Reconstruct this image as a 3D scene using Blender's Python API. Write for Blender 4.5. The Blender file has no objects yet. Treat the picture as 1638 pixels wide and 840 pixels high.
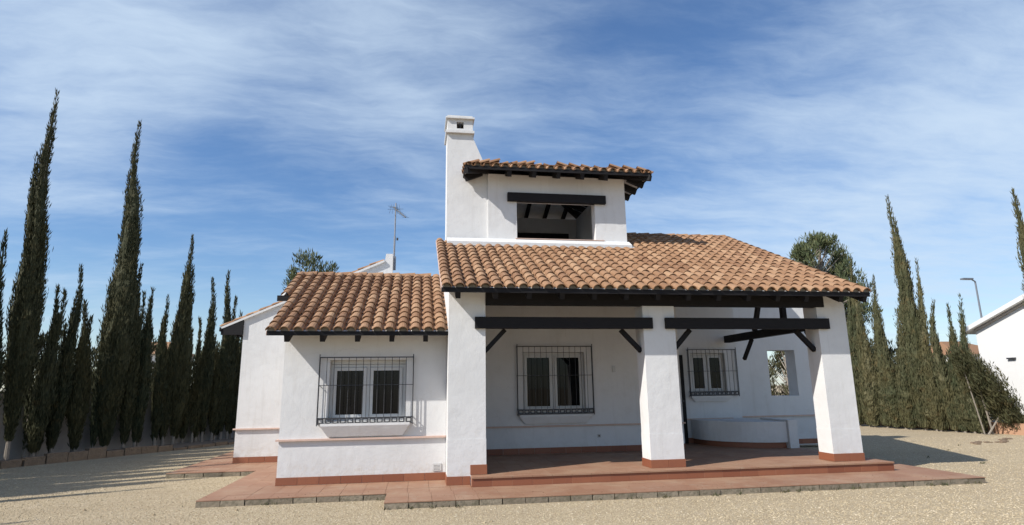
import bpy, bmesh, math, random
import numpy as np
from mathutils import Vector, Matrix

random.seed(11)
RNG = np.random.default_rng(7)
C = bpy.context.scene.collection
SC = bpy.context.scene

# ------------------------------------------------------------------ camera
H = 1.6
yaw, pitch, roll = 0.1574, 0.2099, -0.0140
F = Vector((math.sin(yaw) * math.cos(pitch), math.cos(yaw) * math.cos(pitch), math.sin(pitch)))
R0 = Vector((math.cos(yaw), -math.sin(yaw), 0))
U0 = R0.cross(F)
R = R0 * math.cos(roll) + U0 * math.sin(roll)
U = -R0 * math.sin(roll) + U0 * math.cos(roll)
cd = bpy.data.cameras.new("camera")
cam = bpy.data.objects.new("camera", cd)
C.objects.link(cam)
m = Matrix((R, U, -F)).transposed().to_4x4()
m.translation = (0, 0, H)
cam.matrix_world = m
cd.sensor_width = 36
cd.lens = 36 * 944.63 / 1638
cd.clip_end = 6000
SC.camera = cam

# ------------------------------------------------------------------ light
SUN = Vector((2.18, 1.0, -2.0)).normalized()
elev = math.asin(-SUN.z)
az = math.atan2(-SUN.x, -SUN.y)
sl = bpy.data.lights.new("sun", 'SUN')
sl.energy = 5.0
sl.angle = math.radians(0.5)
sl.color = (1.0, 0.955, 0.89)
so = bpy.data.objects.new("sun", sl)
C.objects.link(so)
so.rotation_euler = SUN.to_track_quat('-Z', 'Y').to_euler()
so.location = (-20, -10, 25)

SC.view_settings.view_transform = 'Standard'
SC.view_settings.look = 'None'
SC.view_settings.exposure = 0.25
SC.view_settings.gamma = 1
SC.cycles.max_bounces = 6
SC.cycles.diffuse_bounces = 3
SC.cycles.use_denoising = True


class NT:
    """small node helper"""
    def __init__(self, nt):
        self.nt = nt
        nt.nodes.clear()

    def n(self, t, **k):
        nd = self.nt.nodes.new(t)
        for a, v in k.items():
            if a == 'ins':
                for i, x in v.items():
                    if isinstance(x, bpy.types.NodeSocket):
                        self.nt.links.new(x, nd.inputs[i])
                    else:
                        nd.inputs[i].default_value = x
            else:
                setattr(nd, a, v)
        return nd

    def link(self, a, b):
        self.nt.links.new(a, b)

    def math(self, op, a, b=0.0, c=None, clamp=False):
        ins = {0: a, 1: b}
        if c is not None:
            ins[2] = c
        return self.n('ShaderNodeMath', operation=op, use_clamp=clamp, ins=ins).outputs[0]

    def mix(self, f, a, b, mode='MIX'):
        nd = self.n('ShaderNodeMix', data_type='RGBA', blend_type=mode)
        for i, x in ((0, f), (6, a), (7, b)):
            if isinstance(x, bpy.types.NodeSocket):
                self.nt.links.new(x, nd.inputs[i])
            else:
                nd.inputs[i].default_value = x
        return nd.outputs[2]

    def noise(self, vec, scale, detail=4, rough=0.55, dist=0.0):
        return self.n('ShaderNodeTexNoise', ins={0: vec, 'Scale': scale, 'Detail': detail, 'Roughness': rough, 'Distortion': dist}).outputs[0]

    def ramp(self, f, stops):
        nd = self.n('ShaderNodeValToRGB', ins={0: f})
        cr = nd.color_ramp
        while len(cr.elements) < len(stops):
            cr.elements.new(0.5)
        for e, (p, c) in zip(cr.elements, stops):
            e.position = p
            e.color = c if len(c) == 4 else (*c, 1)
        return nd.outputs[0]

    def rng(self, f, a, b, c=0.0, d=1.0, smooth=True):
        return self.n('ShaderNodeMapRange', interpolation_type='SMOOTHSTEP' if smooth else 'LINEAR',
                      ins={0: f, 1: a, 2: b, 3: c, 4: d}).outputs[0]


# world: Nishita sky with thin high cloud
w = bpy.data.worlds.new("World")
SC.world = w
w.use_nodes = True
t = NT(w.node_tree)
sky = t.n('ShaderNodeTexSky', sky_type='NISHITA', sun_disc=False)
sky.sun_elevation = elev
sky.sun_rotation = az % (2 * math.pi)
sky.altitude = 100
sky.air_density = 1.0
sky.dust_density = 0.6
sky.ozone_density = 2.2
tc = t.n('ShaderNodeTexCoord').outputs['Generated']
sep = t.n('ShaderNodeSeparateXYZ', ins={0: tc})
zz = t.math('MAXIMUM', t.math('ADD', sep.outputs[2], 0.12), 0.05)
ux = t.math('DIVIDE', sep.outputs[0], zz)
uy = t.math('DIVIDE', sep.outputs[1], zz)
uv = t.n('ShaderNodeCombineXYZ', ins={0: ux, 1: uy, 2: 0.0}).outputs[0]
def mapped(vec, rot, sc, loc=(0, 0, 0)):
    return t.n('ShaderNodeMapping', ins={0: vec, 'Location': loc, 'Rotation': (0, 0, rot), 'Scale': sc}).outputs[0]
warp = t.n('ShaderNodeTexNoise', ins={0: uv, 'Scale': 1.6, 'Detail': 4.0, 'Roughness': 0.6}).outputs[1]
wv = t.n('ShaderNodeVectorMath', operation='MULTIPLY_ADD', ins={0: warp, 1: (0.24, 0.24, 0), 2: uv}).outputs[0]
streak = t.noise(mapped(wv, math.radians(32), (0.8, 1.7, 1), (3.1, 1.7, 0)), 1.7, 9, 0.62)
fine = t.noise(mapped(wv, math.radians(18), (1.3, 4.2, 1), (0.4, 5.0, 0)), 3.2, 8, 0.62)
broad = t.noise(mapped(uv, 0.3, (0.8, 1.1, 1), (1.55, 0.35, 0)), 0.75, 3, 0.5)
def patch(d, r0, r1, amt):
    dv = t.n('ShaderNodeVectorMath', operation='DISTANCE', ins={0: tc, 1: d}).outputs['Value']
    return t.rng(dv, r0, r1, 0.0, amt)
dens = t.math('ADD', t.math('MULTIPLY', streak, 0.62), t.math('MULTIPLY', fine, 0.20))
dens = t.math('ADD', dens, t.math('MULTIPLY', broad, 0.52))
for d, r0, r1, amt in (((-0.48, 0.77, 0.42), 0.26, 0.02, 0.20), ((-0.36, 0.81, 0.46), 0.16, 0.02, 0.10), ((-0.17, 0.86, 0.47), 0.27, 0.02, 0.15),
                       ((0.74, 0.64, 0.20), 0.60, 0.1, 0.24), ((0.05, 0.84, 0.54), 0.25, 0.03, 0.12),
                       ((0.15, 0.88, 0.42), 0.30, 0.05, 0.07), ((-0.27, 0.92, 0.31), 0.30, 0.05, -0.05)):
    dens = t.math('ADD', dens, patch(d, r0, r1, amt))
cl = t.rng(dens, 0.52, 1.10, 0.07, 0.92)
lowh = t.rng(sep.outputs[2], 0.30, 0.0, 0.0, 0.26)
cl = t.math('MAXIMUM', cl, lowh)
hsv = t.n('ShaderNodeHueSaturation', ins={0: 0.506, 1: 1.28, 2: 1.7, 4: sky.outputs[0]}).outputs[0]
col = t.mix(cl, hsv, (7.6, 9.3, 11.3, 1))
bg = t.n('ShaderNodeBackground', ins={0: col, 1: 0.071})
t.link(bg.outputs[0], t.n('ShaderNodeOutputWorld').inputs[0])

# ------------------------------------------------------------------ materials
def mat(name, fn):
    mt = bpy.data.materials.new(name)
    mt.use_nodes = True
    n = NT(mt.node_tree)
    p = n.n('ShaderNodeBsdfPrincipled')
    o = n.n('ShaderNodeOutputMaterial')
    n.link(p.outputs[0], o.inputs[0])
    n.pos = n.n('ShaderNodeNewGeometry').outputs['Position']
    fn(n, p)
    return mt

def setc(n, p, c, rough=0.8, spec=None):
    if isinstance(c, bpy.types.NodeSocket):
        n.link(c, p.inputs['Base Color'])
    else:
        p.inputs['Base Color'].default_value = (*c, 1) if len(c) == 3 else c
    p.inputs['Roughness'].default_value = rough
    if spec is not None:
        p.inputs['Specular IOR Level'].default_value = spec

def bump(n, p, h, strength, dist):
    b = n.n('ShaderNodeBump', ins={'Strength': strength, 'Distance': dist, 'Height': h})
    n.link(b.outputs[0], p.inputs['Normal'])

def f_stucco(n, p):
    big = n.noise(n.pos, 0.9, 5, 0.6)
    med = n.noise(n.pos, 6.0, 4, 0.6)
    c = n.mix(n.rng(big, 0.35, 0.7), (0.66, 0.66, 0.655, 1), (0.605, 0.605, 0.60, 1))
    c = n.mix(n.rng(med, 0.48, 0.8, 0, 0.45), c, (0.57, 0.56, 0.545, 1))
    vs_ = n.n('ShaderNodeMapping', ins={0: n.pos, 'Scale': (9, 9, 0.7)}).outputs[0]
    c = n.mix(n.rng(n.noise(vs_, 1.0, 5, 0.65), 0.52, 0.8, 0, 0.38), c, (0.49, 0.475, 0.445, 1))
    z = n.n('ShaderNodeSeparateXYZ', ins={0: n.pos}).outputs[2]
    splash = n.math('MULTIPLY', n.rng(z, 0.62, 0.2), n.rng(n.noise(n.pos, 9.0, 5, 0.7), 0.42, 0.7, 0, 0.5))
    c = n.mix(splash, c, (0.50, 0.44, 0.37, 1))
    ck = n.n('ShaderNodeTexVoronoi', feature='DISTANCE_TO_EDGE', ins={0: n.n('ShaderNodeVectorMath', operation='MULTIPLY_ADD', ins={0: n.n('ShaderNodeTexNoise', ins={0: n.pos, 'Scale': 4.0, 'Detail': 4.0}).outputs[1], 1: (.35, .35, .35), 2: n.pos}).outputs[0], 'Scale': 0.55}).outputs[0]
    c = n.mix(n.math('MULTIPLY', n.rng(ck, 0.006, 0.001), n.rng(n.noise(n.pos, 0.8, 2), 0.5, 0.62, 0, 0.15)), c, (0.38, 0.36, 0.33, 1))
    setc(n, p, c, 0.92, 0.25)
    h = n.math('ADD', n.math('MULTIPLY', n.noise(n.pos, 55, 4, 0.65), 0.4), n.noise(n.pos, 5, 4, 0.55))
    bump(n, p, h, 0.5, 0.016)
STUCCO = mat('white_stucco', f_stucco)

def tile_color(n, dark=1.0):
    r1 = n.n('ShaderNodeObjectInfo').outputs['Random']
    r2 = n.n('ShaderNodeNewGeometry').outputs['Random Per Island']
    r = n.math('FRACT', n.math('ADD', n.math('MULTIPLY', r1, 7.31), n.math('MULTIPLY', r2, 5.17)))
    c = n.ramp(r, [(0.0, (0.206, 0.109, 0.059)), (0.35, (0.260, 0.144, 0.077)), (0.7, (0.298, 0.172, 0.097)),
                   (0.9, (0.353, 0.218, 0.126)), (1.0, (0.235, 0.126, 0.067))])
    sp = n.noise(n.pos, 14, 5, 0.7)
    c = n.mix(n.rng(sp, 0.5, 0.72, 0, 0.45), c, (0.420, 0.290, 0.181, 1))
    c = n.mix(n.rng(n.noise(n.pos, 3.1, 4, 0.6), 0.55, 0.8, 0, 0.4), c, (0.143, 0.097, 0.063, 1))
    return c
def f_tile(n, p):
    setc(n, p, tile_color(n), 0.85, 0.3)
    bump(n, p, n.noise(n.pos, 60, 3, 0.6), 0.4, 0.004)
TILE = mat('roof_terracotta', f_tile)

def f_base(n, p):
    r1 = n.n('ShaderNodeObjectInfo').outputs['Random']
    r2 = n.n('ShaderNodeNewGeometry').outputs['Random Per Island']
    r = n.math('FRACT', n.math('ADD', n.math('MULTIPLY', r1, 7.31), r2))
    c = n.mix(r, (0.202, 0.066, 0.032, 1), (0.269, 0.101, 0.050, 1))
    c = n.mix(n.rng(n.noise(n.pos, 9, 4, 0.6), 0.45, 0.75, 0, 0.4), c, (0.202, 0.071, 0.042, 1))
    setc(n, p, c, 0.55)
BASE = mat('baseboard_clay', f_base)

def f_floor(n, p):
    r2 = n.n('ShaderNodeNewGeometry').outputs['Random Per Island']
    c = n.mix(r2, (0.260, 0.133, 0.078, 1), (0.295, 0.161, 0.099, 1))
    c = n.mix(n.rng(n.noise(n.pos, 1.3, 6, 0.65), 0.42, 0.68, 0, 0.55), c, (0.357, 0.231, 0.147, 1))
    c = n.mix(n.rng(n.noise(n.pos, 23, 4, 0.6), 0.55, 0.8, 0, 0.5), c, (0.241, 0.141, 0.095, 1))
    c = n.mix(n.rng(n.noise(n.pos, 4.5, 6, 0.7), 0.5, 0.78, 0, 0.4), c, (0.369, 0.321, 0.238, 1))
    setc(n, p, c, 0.66)
    bump(n, p, n.noise(n.pos, 30, 3), 0.15, 0.004)
FLOOR = mat('floor_clay', f_floor)

def f_grout(n, p):
    setc(n, p, n.mix(n.noise(n.pos, 8), (0.262, 0.127, 0.078, 1), (0.312, 0.164, 0.102, 1)), 0.9)
GROUT = mat('grout', f_grout)

def f_wood(n, p):
    v = n.n('ShaderNodeMapping', ins={0: n.pos, 'Scale': (3, 30, 30)}).outputs[0]
    c = n.mix(n.noise(v, 2.0, 5, 0.6), (0.004, 0.0045, 0.007, 1), (0.022, 0.020, 0.020, 1))
    setc(n, p, c, 0.7, 0.2)
    bump(n, p, n.noise(v, 3, 5), 0.8, 0.006)
WOOD = mat('dark_stained_wood', f_wood)

IRON = mat('dark_iron', lambda n, p: (setc(n, p, n.mix(n.noise(n.pos, 30), (0.03, 0.032, 0.037, 1), (0.06, 0.06, 0.065, 1)), 0.5), p.inputs['Metallic'].__setattr__('default_value', 0.3)))
STEEL = mat('galvanised_steel', lambda n, p: (setc(n, p, n.mix(n.noise(n.pos, 20), (0.16, 0.17, 0.19, 1), (0.26, 0.27, 0.30, 1)), 0.45), p.inputs['Metallic'].__setattr__('default_value', 0.6)))
FRAME = mat('white_lacquer', lambda n, p: setc(n, p, n.mix(n.noise(n.pos, 12), (0.488, 0.496, 0.496, 1), (0.548, 0.548, 0.540, 1)), 0.4))
def f_glass(n, p):
    setc(n, p, (0.003, 0.004, 0.005), 0.03, 0.22)
    bump(n, p, n.noise(n.pos, 1.2, 2), 0.04, 0.02)
GLASS = mat('dark_window_glass', f_glass)
def f_blind(n, p):
    z = n.n('ShaderNodeSeparateXYZ', ins={0: n.pos}).outputs[2]
    setc(n, p, n.mix(n.noise(n.pos, 4), (0.004, 0.004, 0.006, 1), (0.008, 0.008, 0.009, 1)), 0.12, 0.25)
BLIND = mat('black_glazing', f_blind)
MORTAR = mat('grey_mortar', lambda n, p: setc(n, p, n.mix(n.noise(n.pos, 18, 5), (0.12, 0.11, 0.09, 1), (0.25, 0.22, 0.18, 1)), 0.95))

def f_gravel(n, p):
    big = n.noise(n.pos, 0.35, 5, 0.6)
    v1 = n.n('ShaderNodeTexVoronoi', ins={0: n.pos, 'Scale': 42.0})
    cell = n.n('ShaderNodeSeparateColor', ins={0: v1.outputs['Color']}).outputs[0]
    c = n.ramp(cell, [(0.0, (0.305, 0.241, 0.153)), (0.35, (0.388, 0.312, 0.201)), (0.7, (0.435, 0.356, 0.236)), (1.0, (0.490, 0.409, 0.288))])
    c = n.mix(n.rng(v1.outputs['Distance'], 0.35, 0.75, 0, 0.3), c, (0.240, 0.187, 0.123, 1))
    c = n.mix(n.rng(big, 0.42, 0.68, 0, 0.35), c, (0.332, 0.267, 0.183, 1))
    tv = n.n('ShaderNodeMapping', ins={0: n.pos, 'Rotation': (0, 0, .35), 'Scale': (.12, 1.1, 1)}).outputs[0]
    c = n.mix(n.rng(n.noise(tv, 1.3, 4, 0.6), 0.45, 0.7, 0, 0.4), c, (0.305, 0.241, 0.157, 1))
    mid = n.noise(n.pos, 3.2, 5, 0.7)
    c = n.mix(n.rng(mid, 0.5, 0.75, 0, 0.35), c, (0.490, 0.409, 0.306, 1))
    setc(n, p, c, 0.95, 0.2)
    h = n.math('ADD', n.math('MULTIPLY', v1.outputs['Distance'], -0.7), n.math('MULTIPLY', mid, 1.0))
    bump(n, p, h, 0.7, 0.02)
GRAVEL = mat('gravel_ground', f_gravel)

def f_pebble(n, p):
    r = n.n('ShaderNodeNewGeometry').outputs['Random Per Island']
    c = n.ramp(r, [(0.0, (0.259, 0.200, 0.123)), (0.2, (0.361, 0.289, 0.183)), (0.6, (0.425, 0.348, 0.227)), (0.9, (0.490, 0.409, 0.280)), (1.0, (0.573, 0.498, 0.375))])
    setc(n, p, c, 0.9, 0.2)
PEBBLE = mat('pebble', f_pebble)
def f_kerb(n, p):
    r1 = n.n('ShaderNodeObjectInfo').outputs['Random']
    c = n.mix(r1, (0.210, 0.172, 0.126, 1), (0.286, 0.239, 0.176, 1))
    c = n.mix(n.rng(n.noise(n.pos, 12, 6, 0.7), 0.42, 0.68, 0, 0.8), c, (0.118, 0.105, 0.067, 1))
    setc(n, p, c, 0.95)
    bump(n, p, n.noise(n.pos, 25, 5, 0.7), 0.8, 0.02)
KERB = mat('rough_kerb', f_kerb)
EARTH = mat('earth_bank', lambda n, p: (setc(n, p, n.mix(n.noise(n.pos, 6, 6, 0.7), (0.13, 0.09, 0.06, 1), (0.30, 0.22, 0.15, 1)), 0.95), bump(n, p, n.noise(n.pos, 12, 5, 0.7), 1.0, 0.05)))

def foliage(name, a, b, c_):
    def f(n, p):
        r = n.n('ShaderNodeNewGeometry').outputs['Random Per Island']
        c = n.ramp(r, [(0.0, a), (0.5, b), (1.0, c_)])
        c = n.mix(n.rng(n.noise(n.pos, 1.7, 4, 0.6), 0.45, 0.7, 0, 0.6), c, (c_[0] * 1.15, c_[1], c_[2] * 0.8, 1))
        orr = n.n('ShaderNodeObjectInfo').outputs['Random']
        c = n.mix(n.math('MULTIPLY', orr, 0.45), c, (c_[0] * 1.25, c_[1] * 1.02, c_[2] * 0.8, 1))
        c = n.mix(n.rng(n.noise(n.pos, 3.3, 3, 0.6), 0.58, 0.72, 0, 0.55), c, (c_[0] * 1.5, c_[1] * 1.05, c_[2] * 0.8, 1))
        setc(n, p, c, 0.75, 0.25)
    return mat(name, f)
F_DARK = foliage('cypress_dark_foliage', (0.019, 0.026, 0.013), (0.033, 0.043, 0.021), (0.058, 0.060, 0.029))
F_DRY = foliage('cypress_dry_foliage', (0.031, 0.043, 0.019), (0.057, 0.067, 0.033), (0.093, 0.091, 0.049))
F_PINE = foliage('pine_foliage', (0.034, 0.052, 0.024), (0.065, 0.086, 0.039), (0.112, 0.129, 0.065))
F_BACK = foliage('backdrop_foliage', (0.024, 0.033, 0.017), (0.041, 0.050, 0.026), (0.069, 0.073, 0.039))
BARK = mat('grey_bark', lambda n, p: (setc(n, p, n.mix(n.noise(n.pos, 25, 5, 0.7), (0.14, 0.115, 0.09, 1), (0.34, 0.30, 0.25, 1)), 0.9), bump(n, p, n.noise(n.pos, 40, 4), 0.7, 0.02)))
FARWALL = mat('perimeter_render', lambda n, p: setc(n, p, n.mix(n.rng(n.noise(n.pos, 1.2, 6, 0.7), 0.35, 0.7), (0.430, 0.396, 0.370, 1), (0.344, 0.318, 0.297, 1)), 0.95))
WHITE2 = mat('white_plaster_wall', lambda n, p: (setc(n, p, n.mix(n.noise(n.pos, 0.8, 5), (0.688, 0.688, 0.679, 1), (0.619, 0.619, 0.611, 1)), 0.9), bump(n, p, n.noise(n.pos, 20, 4), 0.3, 0.01)))
BRICKRED = mat('low_terracotta_wall', lambda n, p: setc(n, p, n.mix(n.noise(n.pos, 3, 5), (0.36, 0.20, 0.12, 1), (0.46, 0.28, 0.18, 1)), 0.9))

# ------------------------------------------------------------------ mesh helpers
def link(name, me, mt, parent=None, **props):
    o = bpy.data.objects.new(name, me)
    C.objects.link(o)
    if mt and not me.materials:
        me.materials.append(mt)
    if parent:
        o.parent = parent
    for k, v in props.items():
        o[k] = v
    return o

def empty(name, label, cat, loc=(0, 0, 0), group=None):
    o = bpy.data.objects.new(name, None)
    C.objects.link(o)
    o.location = loc
    o['label'] = label
    o['category'] = cat
    if group:
        o['group'] = group
    return o

class MB:
    def __init__(self):
        self.bm = bmesh.new()

    def box(self, x0, x1, y0, y1, z0, z1, bev=0.0):
        b = self.bm
        vs = [b.verts.new(c) for c in ((x0, y0, z0), (x1, y0, z0), (x1, y1, z0), (x0, y1, z0), (x0, y0, z1), (x1, y0, z1), (x1, y1, z1), (x0, y1, z1))]
        fs = [b.faces.new([vs[i] for i in f]) for f in ((0, 3, 2, 1), (4, 5, 6, 7), (0, 1, 5, 4), (1, 2, 6, 5), (2, 3, 7, 6), (3, 0, 4, 7))]
        if bev:
            es = list({e for f in fs for e in f.edges})
            bmesh.ops.bevel(b, geom=es, offset=bev, segments=2, affect='EDGES', profile=0.6)
        return self

    def obox(self, p0, p1, wd, ht, up=(0, 0, 1), taper=1.0):
        """box along p0->p1, wd across, ht along up"""
        p0, p1 = Vector(p0), Vector(p1)
        d = (p1 - p0).normalized()
        if abs(d.dot(Vector(up))) > .98:
            up = (0, 1, 0)
        s = d.cross(Vector(up)).normalized()
        u = s.cross(d).normalized()
        b = self.bm
        vs = []
        for p, k in ((p0, 1), (p1, taper)):
            for a, c in ((-1, -1), (1, -1), (1, 1), (-1, 1)):
                vs.append(b.verts.new(p + s * wd / 2 * a * k + u * ht / 2 * c * k))
        for f in ((0, 1, 2, 3), (7, 6, 5, 4), (0, 4, 5, 1), (1, 5, 6, 2), (2, 6, 7, 3), (3, 7, 4, 0)):
            b.faces.new([vs[i] for i in f])
        return self

    def prism(self, pts, axis, a0, a1):
        """polygon pts extruded along axis 'x','y','z'"""
        def mk(p, q, a):
            return {'x': (a, p, q), 'y': (p, a, q), 'z': (p, q, a)}[axis]
        b = self.bm
        A = [b.verts.new(mk(p, q, a0)) for p, q in pts]
        B = [b.verts.new(mk(p, q, a1)) for p, q in pts]
        b.faces.new(A)
        b.faces.new(B[::-1])
        n = len(pts)
        for i in range(n):
            j = (i + 1) % n
            b.faces.new((A[i], B[i], B[j], A[j]))
        return self

    def tube(self, p0, p1, r0, r1=None, seg=8):
        r1 = r0 if r1 is None else r1
        p0, p1 = Vector(p0), Vector(p1)
        d = (p1 - p0).normalized()
        s = d.orthogonal().normalized()
        u = d.cross(s)
        b = self.bm
        A, B = [], []
        for i in range(seg):
            a = 2 * math.pi * i / seg
            v = s * math.cos(a) + u * math.sin(a)
            A.append(b.verts.new(p0 + v * r0))
            B.append(b.verts.new(p1 + v * r1))
        for i in range(seg):
            j = (i + 1) % seg
            b.faces.new((A[i], A[j], B[j], B[i]))
        b.faces.new(A[::-1])
        b.faces.new(B)
        return self

    def build(self, name, mt, parent=None, bev=0.0, **props):
        if bev:
            es = [e for e in self.bm.edges if len(e.link_faces) == 2 and e.calc_face_angle(0) > 0.5]
            bmesh.ops.bevel(self.bm, geom=es, offset=bev, segments=2, affect='EDGES', profile=0.6)
        bmesh.ops.recalc_face_normals(self.bm, faces=self.bm.faces)
        me = bpy.data.meshes.new(name)
        self.bm.to_mesh(me)
        self.bm.free()
        return link(name, me, mt, parent, **props)

def wall_y(x0, x1, z0, z1, y0, y1, holes):
    """wall in the XZ plane, thickness y0..y1, rectangular holes (xa,xb,za,zb)"""
    xs = sorted({x0, x1, *[h[0] for h in holes], *[h[1] for h in holes]})
    zs = sorted({z0, z1, *[h[2] for h in holes], *[h[3] for h in holes]})
    mb = MB()
    b = mb.bm
    V = {}
    def v(i, k, s):
        if (i, k, s) not in V:
            V[(i, k, s)] = b.verts.new((xs[i], (y0, y1)[s], zs[k]))
        return V[(i, k, s)]
    def solid(i, k):
        if not (0 <= i < len(xs) - 1 and 0 <= k < len(zs) - 1):
            return False
        cx, cz = (xs[i] + xs[i + 1]) / 2, (zs[k] + zs[k + 1]) / 2
        return not any(h[0] < cx < h[1] and h[2] < cz < h[3] for h in holes)
    for i in range(len(xs) - 1):
        for k in range(len(zs) - 1):
            if not solid(i, k):
                continue
            b.faces.new((v(i, k, 0), v(i + 1, k, 0), v(i + 1, k + 1, 0), v(i, k + 1, 0)))
            b.faces.new((v(i, k, 1), v(i, k + 1, 1), v(i + 1, k + 1, 1), v(i + 1, k, 1)))
            for di, dk, A in ((-1, 0, ((0, 0), (0, 1))), (1, 0, ((1, 0), (1, 1))), (0, -1, ((0, 0), (1, 0))), (0, 1, ((0, 1), (1, 1)))):
                if not solid(i + di, k + dk):
                    (a1, a2), (b1, b2) = A
                    b.faces.new((v(i + a1, k + a2, 0), v(i + a1, k + a2, 1), v(i + b1, k + b2, 1), v(i + b1, k + b2, 0)))
    return mb

def raw_mesh(name, verts, faces_n, fsize, mt, parent=None, **props):
    """verts (N,3) array, uniform faces of fsize given as (M,fsize) int array"""
    me = bpy.data.meshes.new(name)
    me.vertices.add(len(verts))
    me.vertices.foreach_set('co', np.asarray(verts, np.float32).ravel())
    M = len(faces_n)
    me.loops.add(M * fsize)
    me.loops.foreach_set('vertex_index', np.asarray(faces_n, np.int32).ravel())
    me.polygons.add(M)
    me.polygons.foreach_set('loop_start', np.arange(0, M * fsize, fsize, dtype=np.int32))
    me.polygons.foreach_set('loop_total', np.full(M, fsize, np.int32))
    me.update()
    me.shade_flat()
    return link(name, me, mt, parent, **props)

# ------------------------------------------------------------------ key dimensions (metres)
S = 0.468                     # roof slope
ZT, ZS, ZB = 0.091, 0.242, 0.82
YP, YP2 = 10.03, 10.42        # pier front / back
XL, YW = -2.265, 10.67        # wing corner
YG = 14.2                     # gable block front
PIERS = ((0.493, 1.118), (3.942, 4.539), (7.371, 7.952))

# ------------------------------------------------------------------ ground and terrace
g = MB()
N = 40
vs = []
ext = [-900, -300, -120, -60, -35] + list(np.linspace(-25, 30, 45)) + [40, 70, 130, 300, 900]
eyt = [-900, -200, -60, -20] + list(np.linspace(-8, 30, 32)) + [38, 55, 90, 200, 500, 1500]
nx, ny = len(ext), len(eyt)
gv = np.array([(x, y, 0.0) for y in eyt for x in ext])
gq = np.array([(j * nx + i, j * nx + i + 1, (j + 1) * nx + i + 1, (j + 1) * nx + i) for j in range(ny - 1) for i in range(nx - 1)])
raw_mesh('ground', gv, gq, 4, GRAVEL, kind='structure')

# pebbles on the near ground
def in_terrace(x, y):
    a = (x > -3.15) & (x < 9.15) & (y > 9.47) & (y < 20)
    b_ = (x > -0.48) & (x < 9.15) & (y > 8.71) & (y < 20)
    c = (x > -4.8) & (x < -3.1) & (y > 12.75)
    return a | b_ | c
n_p = 170000
yy = 5.2 + (RNG.random(n_p) ** 1.5) * 11.0
xx = (RNG.random(n_p) * 2 - 1) * (yy * 0.98) + yy * 0.16
keep = ~in_terrace(xx, yy)
xx, yy = xx[keep], yy[keep]
n_p = len(xx)
octv = np.array([(1, 0, 0), (0, 1, 0), (-1, 0, 0), (0, -1, 0), (0, 0, 0.75)])
octf = np.array([(0, 1, 4), (1, 2, 4), (2, 3, 4), (3, 0, 4)])
sz = 0.004 + 0.010 * RNG.random(n_p) ** 2.6
ang = RNG.random(n_p) * 6.28
ca, sa = np.cos(ang), np.sin(ang)
st = 0.7 + 0.6 * RNG.random(n_p)
lv = octv[None] * sz[:, None, None] * np.stack([st, 1 / st, np.ones(n_p)], 1)[:, None]
PV = np.empty_like(lv)
PV[..., 0] = lv[..., 0] * ca[:, None] - lv[..., 1] * sa[:, None] + xx[:, None]
PV[..., 1] = lv[..., 0] * sa[:, None] + lv[..., 1] * ca[:, None] + yy[:, None]
PV[..., 2] = lv[..., 2] + 0.001
PF = octf[None] + 5 * np.arange(n_p)[:, None, None]
raw_mesh('gravel', PV.reshape(-1, 3), PF.reshape(-1, 3), 3, PEBBLE, kind='stuff')

terrace = MB()
terrace.prism([(-0.38, 8.82), (9.04, 8.82), (9.04, 20.0), (-4.69, 20.0), (-4.69, 12.86), (-3.04, 12.86), (-3.04, 9.58), (-0.38, 9.58)], 'z', -0.3, ZT - 0.012)
terrace = terrace.build('terrace', GROUT, None, kind='structure', label='low clay tiled terrace around the house')
porch_floor = MB().box(0.872, 8.316, 9.774, 14.6, ZT - 0.01, ZS - 0.012).build('porch_floor', GROUT, None, kind='structure')

def floor_tiles(name, rects, z, parent, ts=0.33, j=0.004):
    V, Fc = [], []
    for (x0, x1, y0, y1) in rects:
        nx_, ny_ = max(1, round((x1 - x0) / ts)), max(1, round((y1 - y0) / ts))
        tx, ty = (x1 - x0) / nx_, (y1 - y0) / ny_
        for i in range(nx_):
            for k in range(ny_):
                a, b_ = x0 + i * tx + j / 2, x0 + (i + 1) * tx - j / 2
                c, d = y0 + k * ty + j / 2, y0 + (k + 1) * ty - j / 2
                zt = z + random.uniform(-0.0015, 0.0015)
                o = len(V)
                V += [(a, c, zt), (b_, c, zt), (b_, d, zt), (a, d, zt), (a, c, z - 0.011), (b_, c, z - 0.011), (b_, d, z - 0.011), (a, d, z - 0.011)]
                Fc += [(o, o + 1, o + 2, o + 3), (o, o + 4, o + 5, o + 1), (o + 1, o + 5, o + 6, o + 2), (o + 2, o + 6, o + 7, o + 3), (o + 3, o + 7, o + 4, o)]
    raw_mesh(name, np.array(V), np.array(Fc), 4, FLOOR, parent, kind='stuff')
floor_tiles('floor_tiles', [(-0.434, 9.096, 8.764, 9.52), (-3.10, 0.86, 9.52, 10.66), (-3.10, -2.28, 10.66, 12.80), (8.33, 9.096, 9.52, 20), (0.86, 8.33, 9.52, 9.77), (-4.75, -2.28, 12.80, 14.19), (-4.75, -3.96, 14.19, 20)], ZT, terrace)
floor_tiles('floor_tiles', [(0.872, 8.316, 9.83, 12.73), (5.84, 8.316, 12.73, 14.03)], ZS, porch_floor)

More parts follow.
